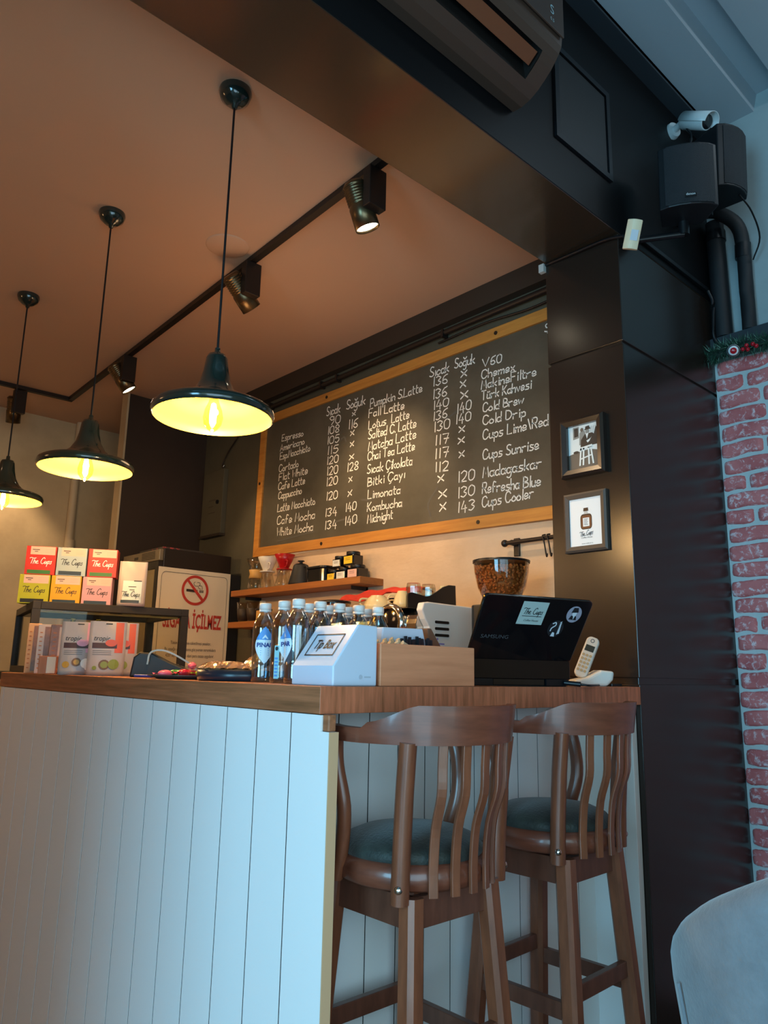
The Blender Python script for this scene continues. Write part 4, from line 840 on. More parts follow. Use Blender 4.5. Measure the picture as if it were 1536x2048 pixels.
bean = mat('bean', 'a0683e', .4, vary=('bd8353', 40, I, .3, .7))
def grinder(name, label, x, y, z0, zt, r0, r1, beans, gmat):
    t = thing(name, label, 'coffee grinder', (x, y, BZ), 0, 'coffee grinders with bean hoppers'); c = (x, y, 0)
    mesh('grinder_body', M().prism(rrect(x-.085, x+.085, y-.12, y+.12, .03), lambda a, b: (a, b, BZ), lambda a, b: (a, b, z0-.03)), black_plastic, t, bevel=.006)
    mesh('hopper_neck', M().lathe([(r0*.75, z0-.0295), (r0*.8, z0)], c, 28), black_plastic, t)
    hp = mesh('hopper', M().lathe([(r0*.8, z0), (r0, z0+.004), (r0+(r1-r0)*.55, z0+(zt-z0)*.3), (r0+(r1-r0)*.9, z0+(zt-z0)*.7), (r1, zt-.004)], c, 40), gmat, t)
    mesh('lid', M().lathe([(r1+.003, zt-.010), (r1+.004, zt), (r1-.02, zt+.003), (.03, zt+.010), (.001, zt+.010)], c, 40), black_plastic, hp)
    m = M(); rb_ = random.Random(9); H = zt-z0
    for k in range(beans):
        a = rb_.uniform(0, 2*PI); v = rb_.uniform(.03, .84); rr = (r0+(r1-r0)*min(1, v/.7)**.7)-.010-rb_.uniform(0, .008)
        m.ball((x+rr*math.cos(a), y+rr*math.sin(a), z0+H*v), (.0085, .0055, .0055), 0, 6, Matrix.Rotation(rb_.uniform(0, 3), 4, 'Z') @ Matrix.Rotation(rb_.uniform(0, 3), 4, 'Y'))
    m.lathe([(r0*.75, z0+.002), (r0-.014, z0+.006), (r0+(r1-r0)*.55-.018, z0+H*.3), (r1-.024, z0+H*.84), (.001, z0+H*.86)], c, 28)
    bo = mesh('coffee_beans', m, bean, t); bo['kind'] = 'stuff'
grinder('coffee_grinder', 'coffee grinder whose hopper full of beans stands behind the laptop', -.652, 1.50, 1.455, 1.622, .082, .122, 620, amber_glass)
grinder('coffee_grinder', 'coffee grinder with a small bean hopper behind the water bottles', -1.665, 1.38, 1.40, 1.488, .07, .088, 260, amber_glass)

# ================================================================ fridge, poster and the wall gear on the left
fr = thing('fridge', 'tall black glass-door fridge carrying the no-smoking poster', 'fridge', (-3.62, 1.48, FL))
mesh('cabinet', M().box(-3.91, -3.328, 1.235, 1.76, FL, 1.93), mat('fridge_black', '201916', .4), fr, bevel=.004)
mesh('header_strip', M().box(-3.905, -3.335, 1.205, 1.2345, 1.845, 1.922), mat('fridge_silver', '8f8573', .4, .6), fr, bevel=.003)
m = M()
for k in range(5): m.box(-3.60, -3.40, 1.2035, 1.2055, 1.862+.011*k, 1.867+.011*k)
m.box(-3.72, -3.66, 1.2035, 1.2055, 1.875, 1.895)
mesh('header_grille', m, black_plastic, fr)
dr = mesh('door', M().box(-3.91, -3.86, 1.20, 1.234, -.1, 1.84).box(-3.378, -3.33, 1.20, 1.234, -.1, 1.84).box(-3.8595, -3.3785, 1.20, 1.234, 1.79, 1.84).box(-3.8595, -3.3785, 1.20, 1.234, -.1, -.04), black_plastic, fr)
mesh('door_glass', M().box(-3.859, -3.379, 1.212, 1.218, -.04, 1.79), mat('door_glass_reflection', '8a7a58', .12, spec=.8), dr)  # beige reflection is put into the glass colour
solo('magazine', M().box(-3.72, -3.36, 1.24, 1.55, 1.9305, 1.945), mat('magazine_cover', '3a3634', .5, vary=('b04040', 14, I, .55, .62)), 'flat magazine lying on top of the fridge', 'magazine')
solo('black_cabinet', M().box(-3.60, -3.331, 1.764, 1.848, FL, 1.80), black_matte, 'narrow black cabinet squeezed between fridge and back wall', 'cabinet', bevel=.003)
ps = thing('no_smoking_poster', 'cream no-smoking poster with a red ring taped to the fridge side', 'poster', (-3.3265, 1.48, 1.12))
PX = -3.3255; m = M(); pm = lambda u, v: Vector((PX, 1.20+.56*u, 1.118+.684*v)); NX, NY = 12, 14; vs = []
for j in range(NY+1):
    for k in range(NX+1):
        p = pm(k/NX, j/NY); p.x += .0022*(1+math.sin(k*1.3+j*.5)*math.cos(j*.9)); vs.append(p)
m.add(vs, [(j*(NX+1)+k, j*(NX+1)+k+1, (j+1)*(NX+1)+k+1, (j+1)*(NX+1)+k) for j in range(NY) for k in range(NX)], 0, True)
mesh('sheet', m, paper, ps)
PX2 = PX+.0058; pp = lambda u, v: Vector((PX2, 1.20+.56*u, 1.118+.684*v))
m = M(); ox, oz, ro = .505, .795, .104; yc, zc = 1.20+.56*ox, 1.118+.684*oz
qq = lambda a, b, l=0: Vector((PX2+l, yc+a, zc+b))
for k in range(48):
    a, b = 2*PI*k/48, 2*PI*(k+1)/48; m.add([qq(ro*math.cos(t_)*r_, ro*math.sin(t_)*r_) for t_, r_ in ((a, 1), (b, 1), (b, .82), (a, .82))], [(0, 1, 2, 3)], 0)
dd = .012; m.poly([qq(-.065-dd*.7+.0, .070-dd*.2, .0008), qq(-.065+dd*.9, .070+dd*.2, .0008), qq(.065+dd*.7, -.066+dd*.2, .0008), qq(.065-dd*.9, -.066-dd*.6, .0008)], 0)
m.poly([qq(-.068, -.012, .0004), qq(.018, -.014, .0004), qq(.018, .004, .0004), qq(-.068, .006, .0004)], 1)
for k in range(3): m.poly([qq(.034+.011*k, -.014, .0004), qq(.041+.011*k, -.014, .0004), qq(.041+.011*k, .005, .0004), qq(.034+.011*k, .005, .0004)], 1)
for P_ in ([(-.004, .058), (-.014, .05), (-.006, .032), (.012, .03), (.022, .03), (.024, .018), (.04, .012)], [(.012, .056), (.03, .056), (.034, .042), (.026, .034), (.048, .034), (.054, .018), (.052, .010)]):
    ribbon(m, [(q[0], q[1]) for q in smooth_path([(*p, 0) for p in P_], 4)], .0035, lambda a, b: qq(a, b, .0004), 1)
type_text(m, 'SİGARA İÇİLMEZ', .135, pp(.5, .475), (0, 1, 0), (0, 0, 1), 0, squeeze=.42, bold=.0035)
for k, t_ in enumerate(('Tütün ürünlerinin tüketilmesi yasaktır.', 'Bu yasağa uyulmamasına göz yuman sorumlulara', '4207 sayılı kanunca idari para cezası uygulanır.')):
    type_text(m, t_, .030, pp(.5, .265-.062*k), (0, 1, 0), (0, 0, 1), 1, squeeze=.66)
fr_ = rrect(.045, .955, .03, .955, .05)
for a, b in zip(fr_, fr_[1:]+fr_[:1]): ribbon(m, [a, b], .004, lambda u, v: pp(u, v), 1)
mesh('print', m, [red_print, mat('poster_ink', '3a2c24', .6)], ps)

eb = thing('fuse_box_door', 'olive painted fuse box door on the wall left of the chalk board', 'fuse box', (-3.74, 1.85, 2.14))
mesh('box_door', M().box(-3.90, -3.60, 1.812, 1.853, 2.15, 2.66), olive_paint, eb, bevel=.003); mesh('bottom_strip', M().box(-3.905, -3.595, 1.80, 1.8525, 2.13, 2.149), dark_paint, eb)  # door, and a dark strip along its bottom edge
mesh('lock', M().cyl((-3.665, 1.812, 2.40), (-3.665, 1.802, 2.40), .016, seg=14), black_plastic, eb)
m = M()
for k, w in ((0, .10), (1, .07), (2, .10)): m.quad((-3.80, 1.8112, 2.42-.05*k), (w, 0, 0), (0, 0, .006))
mesh('door_marks', m, dark_paint, eb)
solo('cable', M().tube(smooth_path([(-3.44, 1.845, 3.0), (-3.47, 1.842, 2.9), (-3.6, 1.84, 2.8), (-3.66, 1.835, 2.72), (-3.66, 1.83, 2.68)], 5), .006, 6), dark_metal, 'thin cable hanging from the conduit to the fuse box', 'cable')
solo('cable_hook', M().tube(smooth_path([(-3.68, 1.846, 2.70), (-3.665, 1.835, 2.68), (-3.65, 1.84, 2.70)], 4), .006, 6), steel, 'small shiny hook above the fuse box', 'hook')
wp = thing('white_pipe', 'pale vertical pipe on the far left wall behind the pendant lamps', 'pipe', (-5.0, 1.2, FL))
mesh('pipe_run', M().tube([(-5.0, 1.20, FL), (-5.0, 1.19, CZ)], .034, 12), mat('pipe_pale', 'c8b698', .5), wp); mesh('coupling', M().cyl((-5.0, 1.203, 2.05), (-5.0, 1.201, 2.17), .042, seg=14), MATS['pipe_pale'], wp)

# ================================================================ showcase at the left end of the counter
dk = mat('case_frame', '17110d', .6)
sc_ = thing('glass_showcase', 'dark framed glass showcase at the left end of the worktop', 'showcase', (-2.15, .04, TZ), R(-12)); X0, X1, Y1, H = -.72, 0, .71, .318
e = .035
for x in (X0, X1-e):
    for y in (0, Y1-e): mesh('corner_post', M().box(x, x+e, y, y+e, 0.03, H-.035), dk, sc_, local=True)
mesh('top_frame', M().box(X0, X1, 0, e, H-.035, H).box(X0, X1, Y1-e, Y1, H-.035, H).box(X0, X0+e, e, Y1-e, H-.035, H).box(X1-e, X1, e, Y1-e, H-.035, H), dk, sc_, local=True, bevel=.002)
mesh('base', M().box(X0, X1, 0, Y1, 0, .03), dk, sc_, local=True)
mesh('glass_top', M().box(X0+e, X1-e, e, Y1-e, H-.012, H-.006), case_glass, sc_, local=True)
mesh('glass_side', M().box(X1-.02, X1-.015, e, Y1-e, .03, H-.035), case_glass, sc_, local=True); mesh('glass_side', M().box(X0+e, X1-e, .015, .02, .03, H-.035), case_glass, sc_, local=True)
mesh('trim_strip', M().box(X1-.09, X1-.06, e, Y1-e, H-.045, H-.038), mat('trim_gold', 'c2b060', .4), sc_, local=True)
lc = thing('side_counter', 'lower glass-fronted cake counter beyond the left end of the worktop', 'counter', (-2.9, .5, FL))
mesh('top', M().box(-3.2, -2.352, .12, .95, 1.06, 1.0995), dk, lc); mesh('body', M().box(-3.2, -2.40, .45, .95, FL, 1.0595), dk, lc); mesh('plinth', M().box(-3.2, -2.36, .14, .4495, FL, .55), dk, lc)
def dome(label, x, y, zz, r):
    t = thing('cake_dome', label, 'cake dome', (x, y, zz), 0, 'glass cake domes at the left edge')
    mesh('plate', M().lathe([(.001, zz), (r+.02, zz+.002), (r+.025, zz+.012), (.001, zz+.012)], (x, y, 0), 32), cream_ceramic, t)
    mesh('dome_glass', M().lathe([(r, zz+.013), (r, zz+.06)]+[(r*math.cos(R(a)), zz+.06+r*.75*math.sin(R(a))) for a in range(10, 90, 10)]+[(.012, zz+.06+r*.75), (.016, zz+.075+r*.75), (.001, zz+.085+r*.75)], (x, y, 0), 32), clear_glass, t)
    mesh('cake', M().lathe([(.001, zz+.0125), (r*.8, zz+.0125), (r*.8, zz+.07), (.001, zz+.075)], (x, y, 0), 28), mat('cake', 'd8b04e', .6), t)
dome('glass cake dome inside the showcase at the left edge', -2.66, .42, TZ+.032, .11)
dome('glass cake dome below the worktop level at the left edge, upper one', -2.60, .27, .86-.3, .115) if 0 else dome('glass cake dome on the low plinth left of the counter end', -2.55, .29, .552, .115)
bg = thing('gift_bag', 'small yellow checked gift bag with upright straps inside the showcase', 'gift bag', (-2.34, .36, TZ+.031))
chk = mat('bag_check', 'c8c040', .6, vary=('5a5a20', 60, I, .48, .52))
c, U, nv = frame((-2.34, .36, TZ+.032), -22)
mesh('bag_body', M().prism([(-.05, 0), (.05, 0), (.05, .09), (.0, .15), (-.05, .09)], lambda a, b: c+U*a+Vector((0, 0, b))+nv*.03, lambda a, b: c+U*a+Vector((0, 0, b))-nv*.03), chk, bg)
for s in (-1, 1): mesh('strap', M().sweep([c+U*s*.068+Vector((0, 0, .0)), c+U*s*.058+Vector((0, 0, .23))], rectsec(.022, .004), 0, upv=nv), chk, bg)

# boxes of the shop's coffee on the showcase
d_ = Vector((.50, .866, 0)); nb = Vector((.866, -.5, 0)); c0 = Vector((-2.255, .215, TZ+.3185)); FA = math.degrees(math.atan2(-.5, .866))
bx_w, bx_h, bx_d = .136, .136, .085
def coffee_box(label, c, col, band, ink_, stripe=None):
    t = thing('coffee_box', label, 'coffee box', c-nb*bx_d/2, 0, 'boxes of coffee stacked on the showcase'); z_ = Vector((0, 0, 1))
    mesh('carton', M().prism([(-bx_w/2+.001, 0), (bx_w/2-.001, 0), (bx_w/2-.001, bx_h), (-bx_w/2+.001, bx_h)], lambda a, b: c+d_*a+z_*b, lambda a, b: c+d_*a+z_*b-nb*bx_d), col, t, bevel=.0015)
    m = M(); f = lambda a, b, l: c+d_*a+z_*b+nb*l; q = lambda a0, a1, b0, b1, l, mi: m.poly([f(a0, b0, l), f(a1, b0, l), f(a1, b1, l), f(a0, b1, l)], mi)
    q(-.048, .062, bx_h*.70, bx_h*.985, .0006, 0); q(-.055, .048, .004, .022, .0006, 1)
    q(-.040, -.008, bx_h*.86, bx_h*.885, .001, 2); q(-.03, -.015, bx_h*.80, bx_h*.82, .001, 2)
    for k in range(3): q(.016, .055, bx_h*(.78+.055*k), bx_h*(.787+.055*k), .001, 3)
    the_cups(m, f(.002, .060, .0008), d_, z_, .100, 4)
    mesh('box_print', m, [mat('print_pink', 'd0aca0', .6), band, ink, mat('print_grey', 'a08c84', .6), ink_], t)
red_, blu_, grn_, yel_, pnk_ = mat('box_red', 'bb2a20', .5), mat('box_blue', '93a6b0', .5), mat('box_lime', 'a6a818', .5), mat('box_yellow', 'd69c10', .5), mat('box_pink', 'c0909c', .5)
navy, gband = mat('band_navy', '1f3446', .5), mat('band_green', '2f6a34', .5); Z1 = Vector((0, 0, bx_h+.001))
coffee_box('lime green coffee box, bottom left of the stack on the showcase', c0-d_*.141, grn_, ink, ink); coffee_box('yellow coffee box, bottom middle of the stack on the showcase', c0, yel_, navy, ink); coffee_box('lilac pink coffee box, bottom right of the stack on the showcase', c0+d_*.141, pnk_, navy, ink)
coffee_box('red coffee box at the top left of the stack on the showcase', c0-d_*.125+Z1, red_, gband, paper_white); coffee_box('pale blue coffee box in the middle of the top row', c0+d_*.014+Z1, blu_, navy, ink); coffee_box('red coffee box at the top right of the stack on the showcase', c0+d_*.155+Z1, red_, gband, paper_white)
def pouch_mesh(c, U, nv, w, h, th, top=.8):
    m = M(); NX, NY = 10, 12; F = []; B = []
    for j in range(NY+1):
        v = j/NY; ww = w*(1-.10*v if top == .8 else 1)*(1 if v < .93 else 1); t = th*(1-v)**.8*(1 if v > .02 else .85)
        for k in range(NX+1):
            u = 2*k/NX-1; tt = t*(1-.75*abs(u)**2.5)+.0012; wob = .0025*math.sin(u*4+v*9)
            p = c+U*(u*ww/2)+Vector((0, 0, v*h)); F.append(p+nv*(tt/2+wob*v)); B.append(p-nv*(tt/2-wob*v))
    n = len(F); g = lambda j, k: j*(NX+1)+k
    m.add(F+B, [(g(j, k), g(j, k+1), g(j+1, k+1), g(j+1, k)) for j in range(NY) for k in range(NX)]+[(n+g(j, k), n+g(j+1, k), n+g(j+1, k+1), n+g(j, k+1)) for j in range(NY) for k in range(NX)]+[(g(j, k), g(j+1, k), n+g(j+1, k), n+g(j, k)) for j in range(NY) for k in (0,)]+[(g(j, NX), n+g(j, NX), n+g(j+1, NX), g(j+1, NX)) for j in range(NY)]+[(g(0, k), n+g(0, k), n+g(0, k+1), g(0, k+1)) for k in range(NX)], 0, True)
    def surf(a, b, l=.0009):   # a,b in -.5...5 / 0..1
        v = b; u = a*2; ww = w*(1-.10*v if top == .8 else 1); t = th*(1-v)**.8; tt = t*(1-.75*abs(u)**2.5)+.0012
        return c+U*(u*ww/2)+Vector((0, 0, v*h))+nv*(tt/2+.0025*math.sin(u*4+v*9)*v+l)
    return m, surf
def grid(m, surf, a0, a1, b0, b1, mi, l=.0009, n=6, slope=0):
    vs = [surf(a0+(a1-a0)*k/n+slope*(b0+(b1-b0)*j/n), b0+(b1-b0)*j/n, l) for j in range(n+1) for k in range(n+1)]
    m.add(vs, [(j*(n+1)+k, j*(n+1)+k+1, (j+1)*(n+1)+k+1, (j+1)*(n+1)+k) for j in range(n) for k in range(n)], mi, True)
kraft_white = mat('pouch_white', 'aca2a0', .4)
c, U, nv = c0+d_*.305+nb*.035, d_, nb
t = thing('coffee_pouch', 'white stand-up coffee pouch at the right end of the box stack', 'pouch', c)
m, sf = pouch_mesh(c, U, nv, .128, .215, .055, 1); mesh('pouch_body', m, kraft_white, t)
m = M(); grid(m, sf, -.32, .36, .08, .56, 0); grid(m, sf, -.36, .30, .07, .13, 1, .0016)
for k in range(2): grid(m, sf, -.12+.05*k, .16-.05*k, .42-.07*k, .435-.07*k, 2, .0016, 2)
grid(m, sf, .06, .34, .55, .57, 2, .0018, 2)
the_cups(m, sf(.0, .24, .004), U, (0, 0, 1), .085, 2)
mesh('pouch_label', m, [mat('label_ice', 'c4d2d2', .5), navy, ink], t)
# snack pouches on the counter
def snack(label, c, face, w, h, band, badge, fr):
    c, U, nv = frame(c, face); t = thing('snack_pouch', label, 'snack pouch', c, 0, 'snack pouches on the worktop'); z_ = Vector((0, 0, 1))
    m, sf = pouch_mesh(c, U, nv, w, h, .05, 1); mesh('pouch_body', m, kraft_white, t)
    m = M(); grid(m, sf, .20, .42, .42, .985, 0, .001); grid(m, sf, -.40, .26, .50, .60, 1, .0014)
    vs = [sf(.10+.16*math.cos(2*PI*k/16), .60+.065*math.sin(2*PI*k/16), .003) for k in range(16)]; m.add(vs, [tuple(range(16))], 2)
    grid(m, sf, -.08, .10, .945, .965, 4, .0016, 3)
    for k, (a, b, r, mi) in enumerate(fr):
        vs = [sf(a+r*math.cos(2*PI*q/14), b+r*.62*math.sin(2*PI*q/14), .0022+.0005*k) for q in range(14)]; m.add(vs, [tuple(range(14))], mi)
    for k in range(3): grid(m, sf, -.38, .12, .45-.035*k, .456-.035*k, 4, .0014, 3)
    type_text(m, 'tropic', h*.13, sf(-.16, .68, .005), U, z_, 4, squeeze=.9, shear=.2)
    mesh('pouch_print', m, [band, mat('plum', '43201f', .5), badge, mat('fruit_white', 'efece4', .5), ink, mat('fruit_green', '7d8a3a', .5), mat('fruit_brown', '6b4a2a', .5), mat('fruit_gold', 'b88f3c', .5)], t)
rose, coral = mat('band_rose', 'd49ab4', .5), mat('band_coral', 'd2563c', .5)
snack('white snack pouch with a pink band, nearest the showcase post', (-1.60, .052, TZ), -24, .135, .205, rose, rose, [(-.30, .19, .10, 7), (-.02, .24, .13, 6), (-.02, .24, .08, 7), (.24, .22, .15, 3), (.30, .15, .10, 3)])
snack('white snack pouch with an orange band, in the middle of three', (-1.465, .108, TZ), -20, .135, .205, coral, coral, [(-.05, .20, .15, 6), (-.05, .20, .10, 5), (.20, .21, .15, 5), (-.30, .14, .06, 5)])
snack('white snack pouch with an orange band, partly hidden behind the middle one', (-1.49, .178, TZ), -22, .115, .205, coral, coral, [(.10, .2, .12, 5)])
def bar_box(label, c, face, w, h, d, cm, win):
    c, U, nv = frame(c, face); t = thing('snack_box', label, 'snack box', c, 0, 'upright snack boxes beside the showcase'); z_ = Vector((0, 0, 1))
    mesh('carton', M().prism([(-w/2, 0), (w/2, 0), (w/2, h), (-w/2, h)], lambda a, b: c+U*a+z_*b+nv*d/2, lambda a, b: c+U*a+z_*b-nv*d/2), cm, t, bevel=.002)
    m = M().poly([c+U*a+z_*b+nv*(d/2+.0006) for a, b in ((w*-.05, h*.05), (w*.42, h*.05), (w*.42, h*.95), (w*-.05, h*.95))], 0)
    for k in range(9): m.poly([c+U*a+z_*b+nv*(d/2+.001) for a, b in ((-w*.35, h*(.1+.09*k)), (-w*.18, h*(.1+.09*k)), (-w*.18, h*(.12+.09*k)), (-w*.35, h*(.12+.09*k)))], 1)
    mesh('window', m, [win, mat('print_rust', 'a8602c', .6)], t)
kr = mat('kraft', 'c49468', .6); cel = mat('cellophane', '8a5a34', .3, spec=.3, vary=('5c3a20', 26, I, .35, .7)); silv = mat('cello_silver', 'b09a8c', .35)
bar_box('tall kraft snack box right beside the showcase post', (-2.06, .034, TZ), -24, .052, .212, .045, kr, cel)
bar_box('tall cellophane snack box, second from the showcase post', (-1.955, .044, TZ), -22, .06, .205, .045, silv, cel)
bar_box('tall cellophane snack box behind the pink-banded pouch', (-1.83, .06, TZ), -22, .075, .20, .05, cel, silv)
bar_box('short orange and white snack box in front of the cellophane boxes', (-1.80, .012, TZ), -28, .07, .072, .02, mat('short_box', 'b86a3c', .5), paper)
# ================================================================ things along the worktop
# card reader
cr_ = thing('card_reader', 'black card payment terminal with a grey bracket on the worktop', 'card reader', (-1.165, .20, TZ)); c, U, nv = frame((-1.165, .20, TZ), -32); z_ = Vector((0, 0, 1)); dk_blue = mat('reader_black', '101014', .5)
side = [(-.115, 0), (.12, 0), (.115, .018), (.02, .055), (-.04, .085), (-.085, .088), (-.105, .07)]
mesh('reader_body', M().prism(side, lambda a, b: c+U*a+z_*b+nv*.042, lambda a, b: c+U*a+z_*b-nv*.042), dk_blue, cr_, bevel=.006)
mesh('bracket_arm', M().sweep(smooth_path([c+U*-.055+z_*.045+nv*.046, c+U*-.045+z_*.088+nv*.046, c+U*.01+z_*.092+nv*.046, c+U*.10+z_*.045+nv*.046, c+U*.125+z_*.018+nv*.046], 4), rectsec(.006, .018), 0, upv=nv, smooth=False), mat('bracket_grey', '8d867c', .4, .4), cr_)
m = M()
for j in range(3):
    for k in range(3): a = .035+.022*k; m.add([c+U*(a+x_)+z_*(.0565-.0395*(a+x_-.02)/.1+.001)+nv*(-.022+.02*j+y_) for x_, y_ in ((0, 0), (.015, 0), (.015, .013), (0, .013))], [(0, 1, 2, 3)])
mesh('keypad', m, mat('key_grey', '6a6a70', .5), cr_)
solo('pen', M().cyl((-1.09, .055, TZ+.006), (-1.00, .10, TZ+.006), .005, .004, 10), mat('pen_blue', '2b3f9a', .4), 'blue pen lying on the worktop below the card reader', 'pen')
# low plate of wrapped sweets
pc = Vector((-.865, .145, TZ)); pt = thing('sweets_plate', 'low dark plate holding the bright wrapped sweets', 'plate', pc)
mesh('plate', M().lathe([(.001, TZ+.0005), (.11, TZ+.001), (.138, TZ+.010), (.140, TZ+.013), (.11, TZ+.006), (.001, TZ+.005)], (pc.x, pc.y, 0), 40), mat('plate_dark', '4a3f3c', .35), pt)
sw = [mat('sweet_pink', 'd8607a', .3, coat=.5), mat('sweet_green', '1f7a36', .3, coat=.5), mat('sweet_red', 'c81c34', .3, coat=.5), mat('sweet_white', 'b8c8e0', .3, coat=.5), mat('sweet_yellow', 'e2cc2c', .3, coat=.5)]
for k, (a, b, zz, mi, an, ln) in enumerate(((-.085, .0, .016, 0, 20, 'pink wrapped sweet at the left end of the plate'), (-.045, -.03, .018, 1, -15, 'green and yellow wrapped sweet near the left of the plate'), (.0, -.04, .018, 2, 10, 'red wrapped sweet in the middle of the plate front'), (.045, -.035, .018, 3, 60, 'pale blue wrapped sweet on the right of the plate'), (.085, -.01, .018, 2, -30, 'red wrapped sweet at the right end of the plate'), (-.03, .035, .020, 2, 40, 'red wrapped sweet at the back of the plate'), (.03, .04, .020, 4, 0, 'yellow wrapped sweet at the back of the plate'), (.0, .0, .043, 0, 75, 'pink wrapped sweet lying on top of the others'))):
    ax = math.atan2(.94, .335)-PI/2; x = pc.x+a*.335/1.0+b*.94; y = pc.y+a*.94-b*.335
    Tm = Matrix.Rotation(R(70+an), 4, 'Z'); m = M().ball((x, y, TZ+zz), (.026, .014, .0125), 0, 14, Tm); dv = Tm.to_3x3() @ Vector((1, 0, 0)); sv = Tm.to_3x3() @ Vector((0, 1, 0))
    t = solo('wrapped_sweet', m, sw[mi], ln, 'sweet', 'wrapped sweets on the plate')
    for s in (-1, 1):
        m = M(); e0 = Vector((x, y, TZ+zz))+dv*s*.023; m.add([e0+sv*.004, e0-sv*.004, e0+dv*s*.016-sv*.013+Vector((0, 0, .004)), e0+dv*s*.016+Vector((0, 0, -.003)), e0+dv*s*.016+sv*.013+Vector((0, 0, .004))], [(0, 1, 2, 3, 4)])
        mesh('wrapper_twist', m, sw[4] if mi == 1 else sw[mi], t)
# round black tray of wrapped cookies
tc_ = Vector((-.60, .175, TZ)); tr = thing('round_tray', 'deep round black tray holding cellophane packs, left of the bottles', 'tray', tc_)
mesh('tray_body', M().lathe([(.001, TZ+.0005), (.132, TZ+.0005), (.138, TZ+.004), (.140, TZ+.032), (.137, TZ+.032), (.134, TZ+.006), (.001, TZ+.005)], (tc_.x, tc_.y, 0), 48), mat('tray_blue_black', '1a2430', .3), tr)
cello = mat('cello_cookie', 'b88a62', .12, spec=.9, coat=1.0, vary=('8a5c3a', 18, I, .35, .65), bump=(22, .9, I))
for k, (a, b, zz, an, tl, ln) in enumerate(((-.060, -.0, .036, 75, 0, 'clear cookie pack lying at the left of the round tray'), (.062, -.0, .072, 80, -34, 'clear cookie pack leaning up toward the bottles'))):
    x = tc_.x+a*.335+b*.94; y = tc_.y+a*.94-b*.335; Tm = Matrix.Translation((x, y, TZ+zz)) @ Matrix.Rotation(R(an), 4, 'Z') @ Matrix.Rotation(R(tl), 4, 'Y')
    m = M(); vs = []; NX = 16; rp_ = random.Random(k)
    for s in (1, -1):
        for j in range(NX+1):
            for i in range(NX+1):
                u, v = 2*i/NX-1, 2*j/NX-1; th = .02*(1-u**4)*(1-v**4); vs.append(Tm @ Vector((u*.075, v*.055, s*(th+.001)+rp_.uniform(-.0022, .0022)*(1-abs(u)**6))))
    n = (NX+1)**2; f = [(j*(NX+1)+i, j*(NX+1)+i+1, (j+1)*(NX+1)+i+1, (j+1)*(NX+1)+i) for j in range(NX) for i in range(NX)]
    m.add(vs, f+[tuple(n+q for q in p[::-1]) for p in f], 0, False); solo('cookie_pack', m, cello, ln, 'cookie pack', 'cellophane cookie packs in the round tray')
